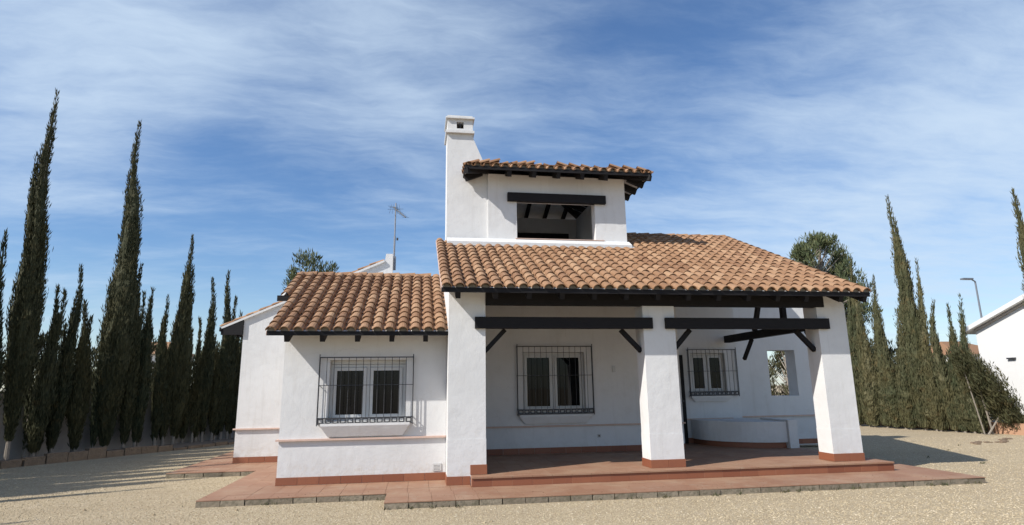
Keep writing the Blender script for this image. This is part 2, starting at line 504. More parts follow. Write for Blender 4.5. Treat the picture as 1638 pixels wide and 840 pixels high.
# kerb stones round the terrace, one by one
def kerb_run(p0, p1, inward, L=0.33):
    p0, p1 = Vector(p0), Vector(p1)
    d = p1 - p0
    n_ = max(1, round(d.length / L))
    d.normalize()
    seg = (p1 - p0).length / n_
    for i in range(n_):
        a = p0 + d * (i * seg + 0.006)
        b_ = p0 + d * ((i + 1) * seg - random.uniform(0.002, 0.010))
        inn = Vector(inward[:2])
        o_ = random.uniform(-0.006, 0.008)
        mb = MB()
        c = [a + inn * o_, b_ + inn * (o_ + random.uniform(-.004, .004)), b_ + inn * 0.058, a + inn * 0.058]
        top = ZT - 0.0135 - random.uniform(0.0, 0.004)
        mb.prism([(q.x, q.y) for q in c], 'z', -0.05, top)
        mb.build('kerb_stone', KERB, terrace, bev=0.008)
kerb_run((-0.434, 8.764), (9.096, 8.764), (0, 1, 0))
kerb_run((-3.10, 9.519), (-0.44, 9.519), (0, 1, 0))
kerb_run((-0.434, 9.575), (-0.434, 8.826), (1, 0, 0))
kerb_run((-3.10, 12.78), (-3.10, 9.58), (1, 0, 0))
kerb_run((-4.75, 12.80), (-3.045, 12.80), (0, 1, 0))
kerb_run((9.096, 8.83), (9.096, 19.9), (-1, 0, 0))
kerb_run((-4.75, 19.9), (-4.75, 12.87), (1, 0, 0))

# step: riser tiles and nosing tiles
def tile_strip(name, x0, x1, y0, y1, z0, z1, mt, parent, L=0.33, j=0.004):
    n_ = max(1, round((x1 - x0) / L))
    s_ = (x1 - x0) / n_
    shared = None
    for i in range(n_):
        if shared is None:
            o = MB().box(j / 2, s_ - j / 2, 0, y1 - y0, 0, z1 - z0, 0.003).build(name, mt, parent)
            shared = o.data
        else:
            o = link(name, shared, mt, parent)
        o.location = (x0 + i * s_, y0 + random.uniform(-.001, .001), z0)
tile_strip('riser_tile', 0.862, 8.324, 9.772, 9.784, ZT + 0.001, ZS - 0.03, BASE, porch_floor)
tile_strip('step_tile', 0.860, 8.326, 9.752, 9.826, ZS - 0.028, ZS + 0.001, FLOOR, porch_floor)

# ------------------------------------------------------------------ the house
villa = empty('villa', 'white single storey villa with clay tiled roofs, corner tower and pillared porch', 'house', (3, 12, 0))
villa.location = (0, 0, 0)

def part(mb, name, mt, parent=villa, bev=0.0, **k):
    return mb.build(name, mt, parent, bev, **k)

def plane_z(y, ye, ze):
    return ze + S * (y - ye)
WZ = lambda y: 2.55 + S * (y - 10.127)        # wing deck top
PZ = lambda y: 3.205 + S * (y - 9.526)        # porch deck top

# wing front wall with window hole
WH = (-1.505, -0.215, 1.085, 2.12)
part(wall_y(XL, 0.493, ZT - 0.02, 2.70, YW, YW + 0.28, [WH]), 'wall', STUCCO, bev=0.012, label='front wall of the low left wing')
# wing side wall (left), under the roof slope
part(MB().prism([(YW + 0.283, ZT - .02), (YG - .003, ZT - .02), (YG - .003, WZ(YG - .7) - .06), (13.45, WZ(13.45) - .06), (YW + 0.283, WZ(YW + .283) - 0.06)], 'x', XL + 0.002, XL + 0.28), 'wall', STUCCO, bev=0.012)
# porch left side wall: rises above the wing roof
part(MB().prism([(YP2 + 0.002, ZT - .02), (16.5, ZT - .02), (16.5, 4.5), (13.4, 4.6), (13.15, PZ(13.15) - .067), (YP2 + 0.002, PZ(YP2) - 0.065)], 'x', 0.497, 0.76), 'wall', STUCCO, bev=0.012)
# left block: gable front
part(MB().prism([(-3.935, ZT - .02), (0.49, ZT - .02), (0.49, 4.25), (-0.66, 4.30), (-0.66, 4.82), (-0.82, 4.82), (-0.84, 4.66), (-3.935, 3.25)], 'y', YG, YG + 0.28), 'wall', STUCCO, bev=0.012, label='gabled wall of the block set back at the left')
part(MB().box(-3.933, -3.66, YG + .283, 20.5, ZT - .02, 3.2), 'wall', STUCCO, bev=0.012)
# porch back walls
W1H = (2.22, 3.60, 1.10, 2.36)
part(wall_y(0.763, 5.80, ZT - .02, 4.3, 12.73, 12.98, [W1H]), 'wall', STUCCO, label='back wall of the porch')
part(MB().box(5.56, 5.798, 12.983, 14.037, ZT - .02, 4.4), 'wall', STUCCO)
W2H = (6.70, 7.62, 1.42, 2.40)
part(wall_y(5.60, 7.95, ZT - .02, 4.6, 14.04, 14.30, [W2H]), 'wall', STUCCO)
part(MB().prism([(14.303, ZT - .02), (19.5, ZT - .02), (19.5, 3.25), (14.9, PZ(14.4) - .35), (14.303, PZ(14.3) - .09)], 'x', 7.69, 7.949), 'wall', STUCCO)
# screen wall with an unglazed opening at the right rear
part(wall_y(7.953, 10.55, ZT - .02, 3.75, 14.6, 15.02, [(9.14, 9.93, 1.31, 2.50)]), 'wall', STUCCO, label='rear screen wall with an open window hole')
part(MB().box(7.93, 10.6, 14.56, 15.06, 3.752, 3.80), 'coping', BASE)

# string course, plinth line
def course(x0, x1, y):
    part(MB().box(x0, x1, y - 0.045, y + 0.02, ZB - 0.028, ZB + 0.002, 0.004), 'string_course', BASE)
CLAYTOP = mat('pink_clay_trim', lambda n, p: setc(n, p, n.mix(n.noise(n.pos, 10, 4), (0.50, 0.34, 0.27, 1), (0.62, 0.47, 0.40, 1)), 0.85))
def course2(pts):
    part(MB().box(*pts), 'string_course', CLAYTOP, bev=0.004)
course2((XL - .045, 0.49, YW - .05, YW + .02, ZB - .03, ZB))
course2((XL - .045, XL + .02, YW + .023, YG - .06, ZB - .03, ZB))
course2((-3.98, XL - .003, YG - .05, YG + .02, ZB - .03, ZB))
course2((0.765, 5.83, 12.69, 12.75, ZB - .03, ZB))
course2((5.81, 7.69, 14.0, 14.06, ZB - .03, ZB))
course2((7.97, 10.55, 14.56, 14.62, ZB - .03, ZB))

# baseboards of clay tiles
def bb_x(x0, x1, y, z, h=0.125, L=0.33):
    tile_strip('baseboard_tile', x0, x1, y - 0.012, y + 0.006, z + 0.002, z + h, BASE, villa, L)
bb_x(XL - .012, 0.485, YW, ZT)
bb_x(-3.945, XL - 0.015, YG, ZT)
bb_x(0.77, 5.80, 12.73, ZS)
bb_x(5.80, 7.95, 14.04, ZS)
bb_x(7.97, 10.5, 14.6, ZT)
def bb_y(y0, y1, x, z, h=0.125, L=0.33):
    n_ = max(1, round((y1 - y0) / L))
    s_ = (y1 - y0) / n_
    sh = None
    for i in range(n_):
        if sh is None:
            o = part(MB().box(-0.012, 0.006, .002, s_ - .002, 0, h - .002, 0.003), 'baseboard_tile', BASE)
            sh = o.data
        else:
            o = link('baseboard_tile', sh, BASE, villa)
        o.location = (x, y0 + i * s_, z + .002)
bb_y(YW, YG, XL, ZT)
bb_y(YG, 20.4, -3.935, ZT)
bb_y(YP2, 10.66, 0.495, ZT)

# piers
for i, (a, b_) in enumerate(PIERS):
    z0 = ZT - .02 if i == 0 else ZS - .02
    top = 3.17
    if i == 0:
        pr = MB().prism([(YP, z0), (YP2, z0), (YP2, PZ(YP2) - .07), (YP, PZ(YP) - .07)], 'x', a, b_)
    elif i == 1:
        pr = MB().box(a, b_, YP, YP2, z0, 3.02)
    else:
        pr = MB().prism([(a, z0), (b_, z0), (b_ + .01, 3.08), (b_ - .14, 3.22), (a + .16, 3.22), (a, 3.06)], 'y', YP, YP2)
    pier = part(pr, 'pier', STUCCO, bev=0.014)
    # slightly proud plinth gives the faint line on the pier
    part(MB().box(a - .004, b_ + .004, YP - .004, YP2 + .004, z0 + 0.001, ZB - .02), 'plinth', STUCCO, pier, bev=0.012)
    def bbp(x0, x1, y0, y1, z0_, z1_):
        part(MB().box(x0, x1, y0, y1, z0_, z1_, 0.003), 'baseboard_tile', BASE, pier)
    zb = ZS
    if i == 0:
        xm = 0.86
        bbp(a - .016, a + .245, YP - .016, YP + .004, ZT + .002, ZT + .135)
        bbp(a + .249, xm - .003, YP - .016, YP + .004, ZT + .002, ZT + .135)
        bbp(xm, b_ + .016, YP - .016, YP + .004, ZS + .002, ZS + .155)
        bbp(b_ + .004, b_ + .016, YP + .007, YP2, ZS + .002, ZS + .155)
        bbp(a - .016, a - .004, YP + .007, YP2, ZT + .002, ZT + .135)
    else:
        bbp(a - .016, a + .30, YP - .016, YP + .004, ZS + .002, ZS + .135)
        bbp(a + .304, b_ + .016, YP - .016, YP + .004, ZS + .002, ZS + .135)
        bbp(a - .016, a - .004, YP + .007, YP2 + .012, ZS + .002, ZS + .135)
        bbp(b_ + .004, b_ + .016, YP + .007, YP2 + .012, ZS + .002, ZS + .135)

# timber
def beam(p0, p1, wd, ht, name='beam', **k):
    return part(MB().obox(p0, p1, wd, ht), name, WOOD, bev=0.008, **k)
beam((0.935, YP - .055 + .05, 2.70), (4.10, YP - .005, 2.70), 0.12, 0.195)
beam((4.345, YP - .005, 2.70), (7.565, YP - .005, 2.70), 0.12, 0.195)
for (a, b_), s_ in ((PIERS[0], 1), (PIERS[1], -1), (PIERS[1], 1), (PIERS[2], -1)):
    x = b_ if s_ > 0 else a
    beam((x + s_ * .0, YP + .18, 2.22), (x + s_ * .36, YP + .18, 2.60), 0.08, 0.075, 'brace')
beam((1.13, YP + .04, 3.12), (7.52, YP + .04, 3.12), 0.14, 0.215, label='deep eaves beam above the porch piers')
# side tie beam running back from the right pier
beam((7.66, YP2 + .003, 2.73), (7.66, 13.95, 2.73), 0.14, 0.17)
beam((7.66, 13.2, 2.20), (7.66, 12.8, 2.64), 0.07, 0.07, 'brace')
beam((7.66, YP2 + .01, 2.15), (7.66, YP2 + .38, 2.64), 0.07, 0.07, 'brace')
beam((7.66, 12.65, 2.82), (7.66, 12.15, 3.95), 0.09, 0.09, 'strut')
beam((7.66, 11.5, 2.82), (7.66, 11.5, 3.85), 0.10, 0.10, 'strut')

# ------------------------------------------------------------------ roofs
def roof_deck(x0, x1, y0, y1, zf, thick=0.045, name='roof', **k):
    return part(MB().prism([(y0, zf(y0)), (y1, zf(y1)), (y1, zf(y1) - thick), (y0, zf(y0) - thick)], 'x', x0, x1), name, STUCCO, **k)
wing_roof = roof_deck(-2.44, 0.494, 10.15, 13.49, WZ, label='clay tiled roof of the low left wing')
roof_deck(-2.70, -2.442, 11.97, 13.49, WZ, name='roof')
part(MB().prism([(13.493, WZ(13.49)), (YG - .003, 4.0), (YG - .003, 3.95), (13.493, WZ(13.49) - .045)], 'x', -2.7, 0.49), 'roof', STUCCO)
roof_deck(0.36, 0.568, 9.55, 13.22, PZ)
roof_deck(0.570, 4.828, 9.55, 12.945, PZ)
porch_roof = roof_deck(4.830, 8.09, 9.55, 14.39, PZ, label='large clay tiled roof over the porch')
part(MB().prism([(14.393, PZ(14.39)), (19.9, 2.95), (19.9, 2.90), (14.393, PZ(14.39) - .045)], 'x', 4.83, 8.09), 'roof', STUCCO)
part(MB().prism([(10.45, PZ(10.45) - .048), (12.7, PZ(12.7) - .048), (12.7, PZ(12.7) - .062), (10.45, PZ(10.45) - .062)], 'x', 0.78, 8.05), 'added_ceiling_boards', WOOD)  # dark boards added under the unseen ceiling to cut bounced light in the porch
part(MB().prism([(12.99, PZ(12.99) - .048), (14.0, PZ(14.0) - .048), (14.0, PZ(14.0) - .062), (12.99, PZ(12.99) - .062)], 'x', 5.82, 8.05), 'added_ceiling_boards', WOOD)  # the same added dark lining over the recess
# left block roof, falling to the left from the gable peak
LS = 0.454
LZ = lambda x: 3.03 + LS * (x + 4.43)
part(MB().prism([(-4.40, LZ(-4.40)), (-0.85, LZ(-.85)), (-0.85, LZ(-.85) - .05), (-4.40, LZ(-4.40) - .05)], 'y', YG - 0.06, 20.8), 'roof', STUCCO)
part(MB().box(-4.43, -4.40, YG - .08, 20.8, LZ(-4.43) - .09, LZ(-4.43) + .0), 'fascia', WOOD)
for k_ in range(12):
    y_ = YG + .06 + k_ * .56
    beam((-4.39, y_, LZ(-4.39) - .095), (-3.94, y_, LZ(-3.94) - .095), 0.08, 0.085, 'rafter_tail')
part(MB().prism([(-4.40, LZ(-4.4) - .052), (-4.40, LZ(-4.4) - .18), (-3.94, LZ(-4.4) - .18), (-3.94, LZ(-3.94) - .052)], 'y', YG - .055, YG - .012), 'soffit_board', WOOD)

# fascias
part(MB().box(-2.45, 0.49, 10.125, 10.148, 2.495, 2.565), 'fascia', WOOD, bev=0.003)
part(MB().box(-2.74, -2.443, 11.94, 11.965, WZ(11.97) - .09, WZ(11.97) + .02), 'fascia', WOOD)
part(MB().box(0.345, 8.115, 9.525, 9.548, 3.145, 3.225), 'fascia', WOOD, bev=0.003)
# verge boards
part(MB().prism([(9.55, PZ(9.55) - .0), (14.39, PZ(14.39)), (14.39, PZ(14.39) - .09), (9.55, PZ(9.55) - .07)], 'x', 8.092, 8.115), 'verge_board', WOOD)
part(MB().prism([(9.55, PZ(9.55)), (13.22, PZ(13.22)), (13.22, PZ(13.22) - .05), (9.55, PZ(9.55) - .05)], 'x', 0.340, 0.358), 'verge_board', CLAYTOP)
part(MB().prism([(10.15, WZ(10.15)), (13.4, WZ(13.4)), (13.4, WZ(13.4) - .07), (10.15, WZ(10.15) - .06)], 'x', -2.465, -2.442), 'verge_board', CLAYTOP)

# rafter tails
def tails(xs, y0, y1, zf, wd=.08, ht=.125, drop=.045):
    for x in xs:
        p0 = (x, y0, zf(y0) - drop - ht / 2 * 1.1)
        p1 = (x, y1, zf(y1) - drop - ht / 2 * 1.1)
        beam(p0, p1, wd, ht, 'rafter_tail')
tails([-2.14 + .563 * i for i in range(5)], 10.16, 10.665, WZ)
tails([0.62], 9.56, 10.02, PZ)
tails([1.24 + .563 * i for i in range(11)], 9.56, 12.72, PZ)
tails([7.55, 8.03], 9.56, 10.02, PZ)
tails([8.03], 10.1, 14.3, PZ)

# --- roof tiles -----------------------------------------------------------
def cover_profile(seg=7):
    return [math.pi * i / seg for i in range(seg + 1)]
def tile_template(L=0.37, r_lo=0.086, r_hi=0.074, th=0.015, lift=0.020, flip=False, seg=7):
    """arched clay tile; +Y runs up the slope, low end at y=0"""
    V, Q = [], []
    for (y, r, dz) in ((0, r_lo, lift), (L, r_hi, 0.0)):
        for a in cover_profile(seg):
            V.append((math.cos(a) * r, y, math.sin(a) * r * 0.90 + dz))
        for a in cover_profile(seg):
            V.append((math.cos(a) * (r - th), y, math.sin(a) * (r - th) * 0.90 + dz))
    n_ = seg + 1
    for i in range(seg):
        Q.append((i, i + 1, 2 * n_ + i + 1, 2 * n_ + i))
        Q.append((n_ + i, 3 * n_ + i, 3 * n_ + i + 1, n_ + i + 1))
        Q.append((i, n_ + i, n_ + i + 1, i + 1))
    Q.append((0, 2 * n_, 3 * n_, n_))
    Q.append((seg, n_ + seg, 3 * n_ + seg, 2 * n_ + seg))
    V = np.array(V)
    if flip:
        V[:, 2] = -V[:, 2] + 0.052
        Q = [q[::-1] for q in Q]
    return V, np.array(Q)
TV, TQ = tile_template()
PVt, PQt = tile_template(r_lo=0.060, r_hi=0.068, lift=-0.02, flip=True, seg=4)
tme = bpy.data.meshes.new('tile')
tme.from_pydata([tuple(v) for v in TV], [], [tuple(q) for q in TQ])
for pl in tme.polygons:
    pl.use_smooth = False
tme.materials.append(TILE)
stuff_V, stuff_Q, stuff_n = [], [], [0]
def add_stuff(V, Q, M):
    Mn = np.array(M)
    stuff_V.append(V @ Mn[:3, :3].T + Mn[:3, 3])
    stuff_Q.append(Q + stuff_n[0])
    stuff_n[0] += len(V)
n_ind = [0]
PITCH = math.atan(S)
ROW = 0.282
def tile_matrix(x, s, ye, zf_e, slope_ang, rotz=0.0, origin=None):
    """point at slope distance s up from eave line"""
    jx, jr = random.uniform(-.006, .006), random.uniform(-.025, .025)
    M = Matrix.Rotation(slope_ang + random.uniform(-.012, .012), 4, 'X')
    loc = Vector((x + jx, ye + s * math.cos(slope_ang), zf_e + s * math.sin(slope_ang)))
    M = Matrix.Translation(loc) @ M @ Matrix.Rotation(jr, 4, 'Z')
    if rotz or origin:
        M = Matrix.Translation(origin) @ Matrix.Rotation(rotz, 4, 'Z') @ Matrix.Translation(-Vector(origin)) @ M
    return M
def lay(parent, cols, y0, y1, zf, ok=lambda x, y: True, indiv=lambda r: False, sx=0.2115, pans=True):
    Ls = (y1 - y0) / math.cos(PITCH)
    rows = int(round((Ls - 0.05) / ROW))
    for r in range(rows):
        s_ = -0.03 + r * ROW
        for x in cols:
            y = y0 + s_ * math.cos(PITCH)
            if not ok(x, y):
                continue
            M = tile_matrix(x, s_ + random.uniform(-.008, .008), y0, zf(y0) + 0.016, PITCH)
            if indiv(r) and n_ind[0] < 300:
                o = bpy.data.objects.new('tile', tme)
                C.objects.link(o)
                o.parent = parent
                o.matrix_world = M
                n_ind[0] += 1
            else:
                add_stuff(TV, TQ, M)
            if pans:
                M2 = tile_matrix(x + sx / 2, s_ + ROW * .5, y0, zf(y0) - 0.012, PITCH)
                add_stuff(PVt, PQt, M2)
# wing: 14 columns
wcols = [-2.385 + 0.2115 * i for i in range(14)]
lay(wing_roof, wcols, 10.127, 13.49, WZ, indiv=lambda r: True)
lay(wing_roof, [-2.385 - 0.2115], 11.96, 13.49, WZ)
pcols = [0.43 + 0.2115 * i for i in range(37)]
def not_tower(x, y):
    return not ((0.50 < x < 4.9 and y > 12.52) or (x <= 0.5 and y > 12.95))
lay(porch_roof, pcols, 9.526, 14.39, PZ, ok=not_tower, indiv=lambda r: r < 3)
# ridge tiles
def ridge(x0, x1, y, z, ang=math.pi / 2):
    x = x0
    while x < x1:
        M = Matrix.Translation((x + .38, y, z)) @ Matrix.Rotation(math.pi / 2, 4, 'Z') @ Matrix.Scale(1.15, 4)
        add_stuff(TV, TQ, M)
        x += 0.36
ridge(-2.65, 0.2, 13.50, WZ(13.49) - .01)
ridge(4.85, 7.75, 14.40, PZ(14.39) - .01)
# verge tiles on the left block rake: seen edge on
for k_ in range(13):
    x = -4.43 + k_ * 0.27
    M = Matrix.Translation((x, YG - .02, LZ(x) + .012)) @ Matrix.Rotation(-math.atan(LS), 4, 'Y') @ Matrix.Rotation(-math.pi / 2, 4, 'Z') @ Matrix.Scale(0.42, 4)
    add_stuff(TV, TQ, M)
    M = Matrix.Translation((x, YG + .20, LZ(x) + .012)) @ Matrix.Rotation(-math.atan(LS), 4, 'Y') @ Matrix.Rotation(-math.pi / 2, 4, 'Z')
    add_stuff(TV, TQ, M)
# eaves mortar under the cover tiles
def mortar_plugs(cols, y0, zf):
    mb = MB()
    for x in cols:
        pts = [(x + math.cos(a) * .066, zf(y0) + .012 + math.sin(a) * .072) for a in cover_profile(6)]
        mb.prism(pts, 'y', y0 + .004, y0 + .05)
    part(mb, 'eaves_mortar', MORTAR, kind='stuff')
mortar_plugs(wcols, 10.127, WZ)
mortar_plugs(pcols, 9.526, PZ)

# ------------------------------------------------------------------ tower
TX0, TX1, TY0, TY1 = 1.515, 4.818, 12.955, 16.75
TZ0, TZ1 = 4.2, 6.50
part(wall_y(TX0, TX1, TZ0, TZ1, TY0, TY0 + .28, [(2.185, 4.06, 4.94, 5.90)]), 'wall', STUCCO, bev=0.012, label='front wall of the roof tower')
part(wall_y(TX0, TX1, TZ0, TZ1, TY1 - .28, TY1, [(2.185, 4.06, 4.94, 5.90)]), 'wall', STUCCO, bev=0.012)
part(MB().box(TX0 + .002, TX0 + .26, TY0 + .283, TY1 - .283, TZ0, TZ1), 'wall', STUCCO)
part(MB().box(TX1 - .26, TX1 - .002, TY0 + .283, TY1 - .283, TZ0, TZ1), 'wall', STUCCO)
part(MB().box(TX0 + .263, TX1 - .263, TY0 + .283, TY1 - .283, 4.55, 4.62), 'tower_floor', STUCCO)  # unseen floor, finished white to bounce more light inside the tower
beam((1.965, TY0 - .02, 5.94), (4.315, TY0 - .02, 5.94), 0.14, 0.20, 'lintel')
beam((1.965, TY1 - .26, 5.94), (4.315, TY1 - .26, 5.94), 0.14, 0.20, 'lintel')
part(MB().box(2.14, 4.25, TY0 - .075, TY0 + .283, 4.937, 4.955, 0.004), 'sill', CLAYTOP)
# mortar skirt round the tower foot
part(MB().prism([(12.70, PZ(12.70) + .02), (12.70, PZ(12.70) + .115), (12.90, 4.93), (12.953, 4.935), (12.953, PZ(12.95) + .02)], 'x', 0.58, 4.84), 'skirt', STUCCO, bev=0.01)
part(MB().prism([(TX1 + .002, PZ(13.0) + .1), (TX1 + .002, 4.9), (TX1 + .05, 4.85), (TX1 + .07, PZ(12.9) + .08)], 'y', 12.95, 13.2), 'skirt', STUCCO)

# hipped tower roof
EX0, EX1, EY0, EY1 = 0.965, 5.295, 12.46, 17.25
EZ = 6.475
cx, cy = (EX0 + EX1) / 2, (EY0 + EY1) / 2
run = (EX1 - EX0) / 2
TS = 0.40
apz = EZ + run * TS
rA, rB = (cx, EY0 + run, apz), (cx, EY1 - run, apz)
def hip_mesh(dz, name, mt):
    b = bmesh.new()
    V = [b.verts.new(v) for v in ((EX0, EY0, EZ + dz), (EX1, EY0, EZ + dz), (EX1, EY1, EZ + dz), (EX0, EY1, EZ + dz),
                                  (rA[0], rA[1], rA[2] + dz), (rB[0], rB[1], rB[2] + dz))]
    W = [b.verts.new((v.co.x, v.co.y, v.co.z - 0.045)) for v in V]
    fs = ((0, 1, 4), (1, 2, 5, 4), (2, 3, 5), (3, 0, 4, 5))
    for f in fs:
        b.faces.new([V[i] for i in f])
        b.faces.new([W[i] for i in f[::-1]])
    for i in range(4):
        j = (i + 1) % 4
        b.faces.new((V[i], W[i], W[j], V[j]))
    mb = MB()
    mb.bm = b
    return part(mb, name, mt, label='hipped tile roof of the tower')
tower_roof = hip_mesh(0, 'roof', STUCCO)
for (x0, x1, y0, y1) in ((EX0 - .02, EX1 + .02, EY0 - .022, EY0 - .001), (EX0 - .02, EX1 + .02, EY1 + .001, EY1 + .022), (EX0 - .022, EX0 - .001, EY0, EY1), (EX1 + .001, EX1 + .022, EY0, EY1)):
    part(MB().box(x0, x1, y0, y1, EZ - .065, EZ + .012), 'fascia', WOOD)
tang = math.atan(TS)
def hipz(d):
    return EZ + d * TS
# rafters, all four slopes
def trafter(x0, y0, x1, y1, d0, d1):
    beam((x0, y0, hipz(d0) - .13), (x1, y1, hipz(d1) - .13), .08, .15, 'rafter_tail')
for x in [1.96 + .565 * i for i in range(5)]:
    dmax = min(x - EX0, EX1 - x) - .05
    trafter(x, EY0 + .01, x, EY0 + dmax, .01, dmax)
    trafter(x, EY1 - .01, x, EY1 - dmax, .01, dmax)
for k_ in range(9):
    y = EY0 + .45 + .49 * k_
    dmax = min(y - EY0, EY1 - y, run) - .05
    if dmax > .1:
        trafter(EX0 + .01, y, EX0 + dmax, y, .01, dmax)
        trafter(EX1 - .01, y, EX1 - dmax, y, .01, dmax)
for (x, y, a) in ((EX0, EY0, rA), (EX1, EY0, rA), (EX1, EY1, rB), (EX0, EY1, rB)):
    beam((x, y, EZ - .10), (a[0], a[1], a[2] - .11), .11, .13, 'hip_rafter')
# dark box soffit at the corners as in the photograph
# tiles on front / right / left slopes
def lay_hip(side):
    Ls = run / math.cos(tang)
    for r in range(int(Ls / ROW)):
        s_ = -0.03 + r * ROW
        d = s_ * math.cos(tang)
        if side == 'front':
            x = EX0 + .06
            while x < EX1 - .03:
                if min(x - EX0, EX1 - x) > d - .06:
                    M = tile_matrix(x, s_, EY0, EZ + .014, tang)
                    add_stuff(TV, TQ, M)
                    add_stuff(PVt, PQt, tile_matrix(x + .104, s_, EY0, EZ - .008, tang))
                x += .209
        else:
            y = EY0 + .06
            while y < EY1 - .03:
                if min(y - EY0, EY1 - y) > d - .06:
                    base = tile_matrix(0, s_, 0, EZ + .014, tang)
                    if side == 'right':
                        M = Matrix.Translation((EX1, y, 0)) @ Matrix.Rotation(math.pi / 2, 4, 'Z') @ base
                    else:
                        M = Matrix.Translation((EX0, y, 0)) @ Matrix.Rotation(-math.pi / 2, 4, 'Z') @ base
                    add_stuff(TV, TQ, M)
                y += .209
for sd in ('front', 'right', 'left'):
    lay_hip(sd)
for (x, y, a) in ((EX0, EY0, rA), (EX1, EY0, rA)):
    p0, p1 = Vector((x, y, EZ)), Vector(a)
    d = (p1 - p0)
    n_ = int(d.length / .33)
    q = d.to_track_quat('Y', 'Z').to_matrix().to_4x4()
    for i in range(n_):
        M = Matrix.Translation(p0 + d.normalized() * (i * .33) + Vector((0, 0, .0))) @ q @ Matrix.Scale(.85, 4)
        add_stuff(TV, TQ, M)
mb = MB()
x = EX0 + .06
while x < EX1 - .03:
    pts = [(x + math.cos(a) * .066, EZ + .012 + math.sin(a) * .072) for a in cover_profile(6)]
    mb.prism(pts, 'y', EY0 + .004, EY0 + .05)
    x += .209
part(mb, 'eaves_mortar', MORTAR, kind='stuff')
part(MB().prism([(EX0 - .02, 6.52), (EX0 + .32, 6.56), (EX0 + .25, 6.66), (EX0 + .05, 6.63)], 'y', 12.62, 12.95), 'mortar_fillet', STUCCO, bev=0.02)

raw_mesh('roof_tiles', np.concatenate(stuff_V), np.concatenate(stuff_Q), 4, TILE, villa, kind='stuff')

# ------------------------------------------------------------------ chimney
ch = part(MB().prism([(0.572, 4.2), (1.513, 4.2), (1.513, 6.62), (1.175, 7.42), (1.165, 7.50), (0.572, 7.50)], 'y', 13.05, 13.72), 'chimney', STUCCO, bev=0.014)
part(MB().box(0.53, 1.205, 12.975, 13.77, 7.503, 7.565), 'chimney_ledge', STUCCO, ch, bev=0.012)
cw = wall_y(0.575, 1.17, 7.568, 7.86, 13.03, 13.16, [(0.79, 0.955, 7.63, 7.80)])
part(cw, 'chimney_pot', STUCCO, ch)
part(MB().box(0.575, 0.70, 13.163, 13.73, 7.568, 7.86), 'chimney_pot', STUCCO, ch)
part(MB().box(1.045, 1.17, 13.163, 13.73, 7.568, 7.86), 'chimney_pot', STUCCO, ch)
part(MB().box(0.703, 1.042, 13.60, 13.73, 7.568, 7.86), 'chimney_pot', MORTAR, ch)
part(MB().box(0.53, 1.21, 12.965, 13.78, 7.863, 7.90), 'chimney_cap', STUCCO, ch, bev=0.008)
part(MB().box(0.57, 1.165, 13.02, 13.74, 7.903, 7.955), 'chimney_cap', STUCCO, ch, bev=0.012)
# bars in the flue opening
part(MB().box(0.865, 0.880, 13.06, 13.075, 7.63, 7.80), 'flue_bar', IRON, ch)

# ------------------------------------------------------------------ windows
def window(x0, x1, z0, z1, yf, yr, pane_mt, reveal_head=True):
    """two-sash window set at depth yr in the hole that starts at yf"""
    fw = 0.055
    wfr = part(wall_y(x0 + .004, x1 - .004, z0 + .004, z1 - .004, yr, yr + .06, [(x0 + fw, (x0 + x1) / 2 - .03, z0 + fw, z1 - fw), ((x0 + x1) / 2 + .03, x1 - fw, z0 + fw, z1 - fw)]), 'window', FRAME)
    for a, b_ in ((x0 + fw, (x0 + x1) / 2 - .03), ((x0 + x1) / 2 + .03, x1 - fw)):
        part(wall_y(a + .004, b_ - .004, z0 + fw + .004, z1 - fw - .004, yr - .022, yr + .034, [(a + .054, b_ - .054, z0 + fw + .056, z1 - fw - .056)]), 'sash', FRAME, wfr, bev=0.004)
        part(MB().box(a + .048, b_ - .048, yr + .002, yr + .010, z0 + fw + .050, z1 - fw - .050), 'pane', pane_mt, wfr)
    return wfr
part(MB().box(-1.50, -0.22, YW + .15, YW + .27, 2.052, 2.118), 'window_head', FRAME)
window(-1.505, -0.215, 1.085, 2.05, YW, YW + .15, BLIND)
window(*W1H[:2], 1.103, 2.357, 12.73, 12.84, GLASS)
window(*W2H[:2], 1.423, 2.397, 14.04, 14.16, GLASS)
# sloped corbel sills
def sill(x0, x1, yw, ztop, out=.30, zlow=.84):
    pts = [(yw - .002, ztop), (yw - out, ztop), (yw - out, ztop - .04), (yw - .05, zlow), (yw - .002, zlow)]
    mb = MB()
    b = mb.bm
    n_ = len(pts)
    A = [b.verts.new((x0 + (.12 if i >= 3 else 0), p, q)) for i, (p, q) in enumerate(pts)]
    B = [b.verts.new((x1 - (.12 if i >= 3 else 0), p, q)) for i, (p, q) in enumerate(pts)]
    b.faces.new(A)
    b.faces.new(B[::-1])
    for i in range(n_):
        j = (i + 1) % n_
        b.faces.new((A[i], B[i], B[j], A[j]))
    part(mb, 'window_sill', STUCCO, bev=0.008)
sill(-1.60, -0.13, YW, 1.062, .12, .845)
sill(2.13, 3.70, 12.73, 1.045, .11, .86)
sill(6.62, 7.70, 14.04, 1.36, .10, 1.22)

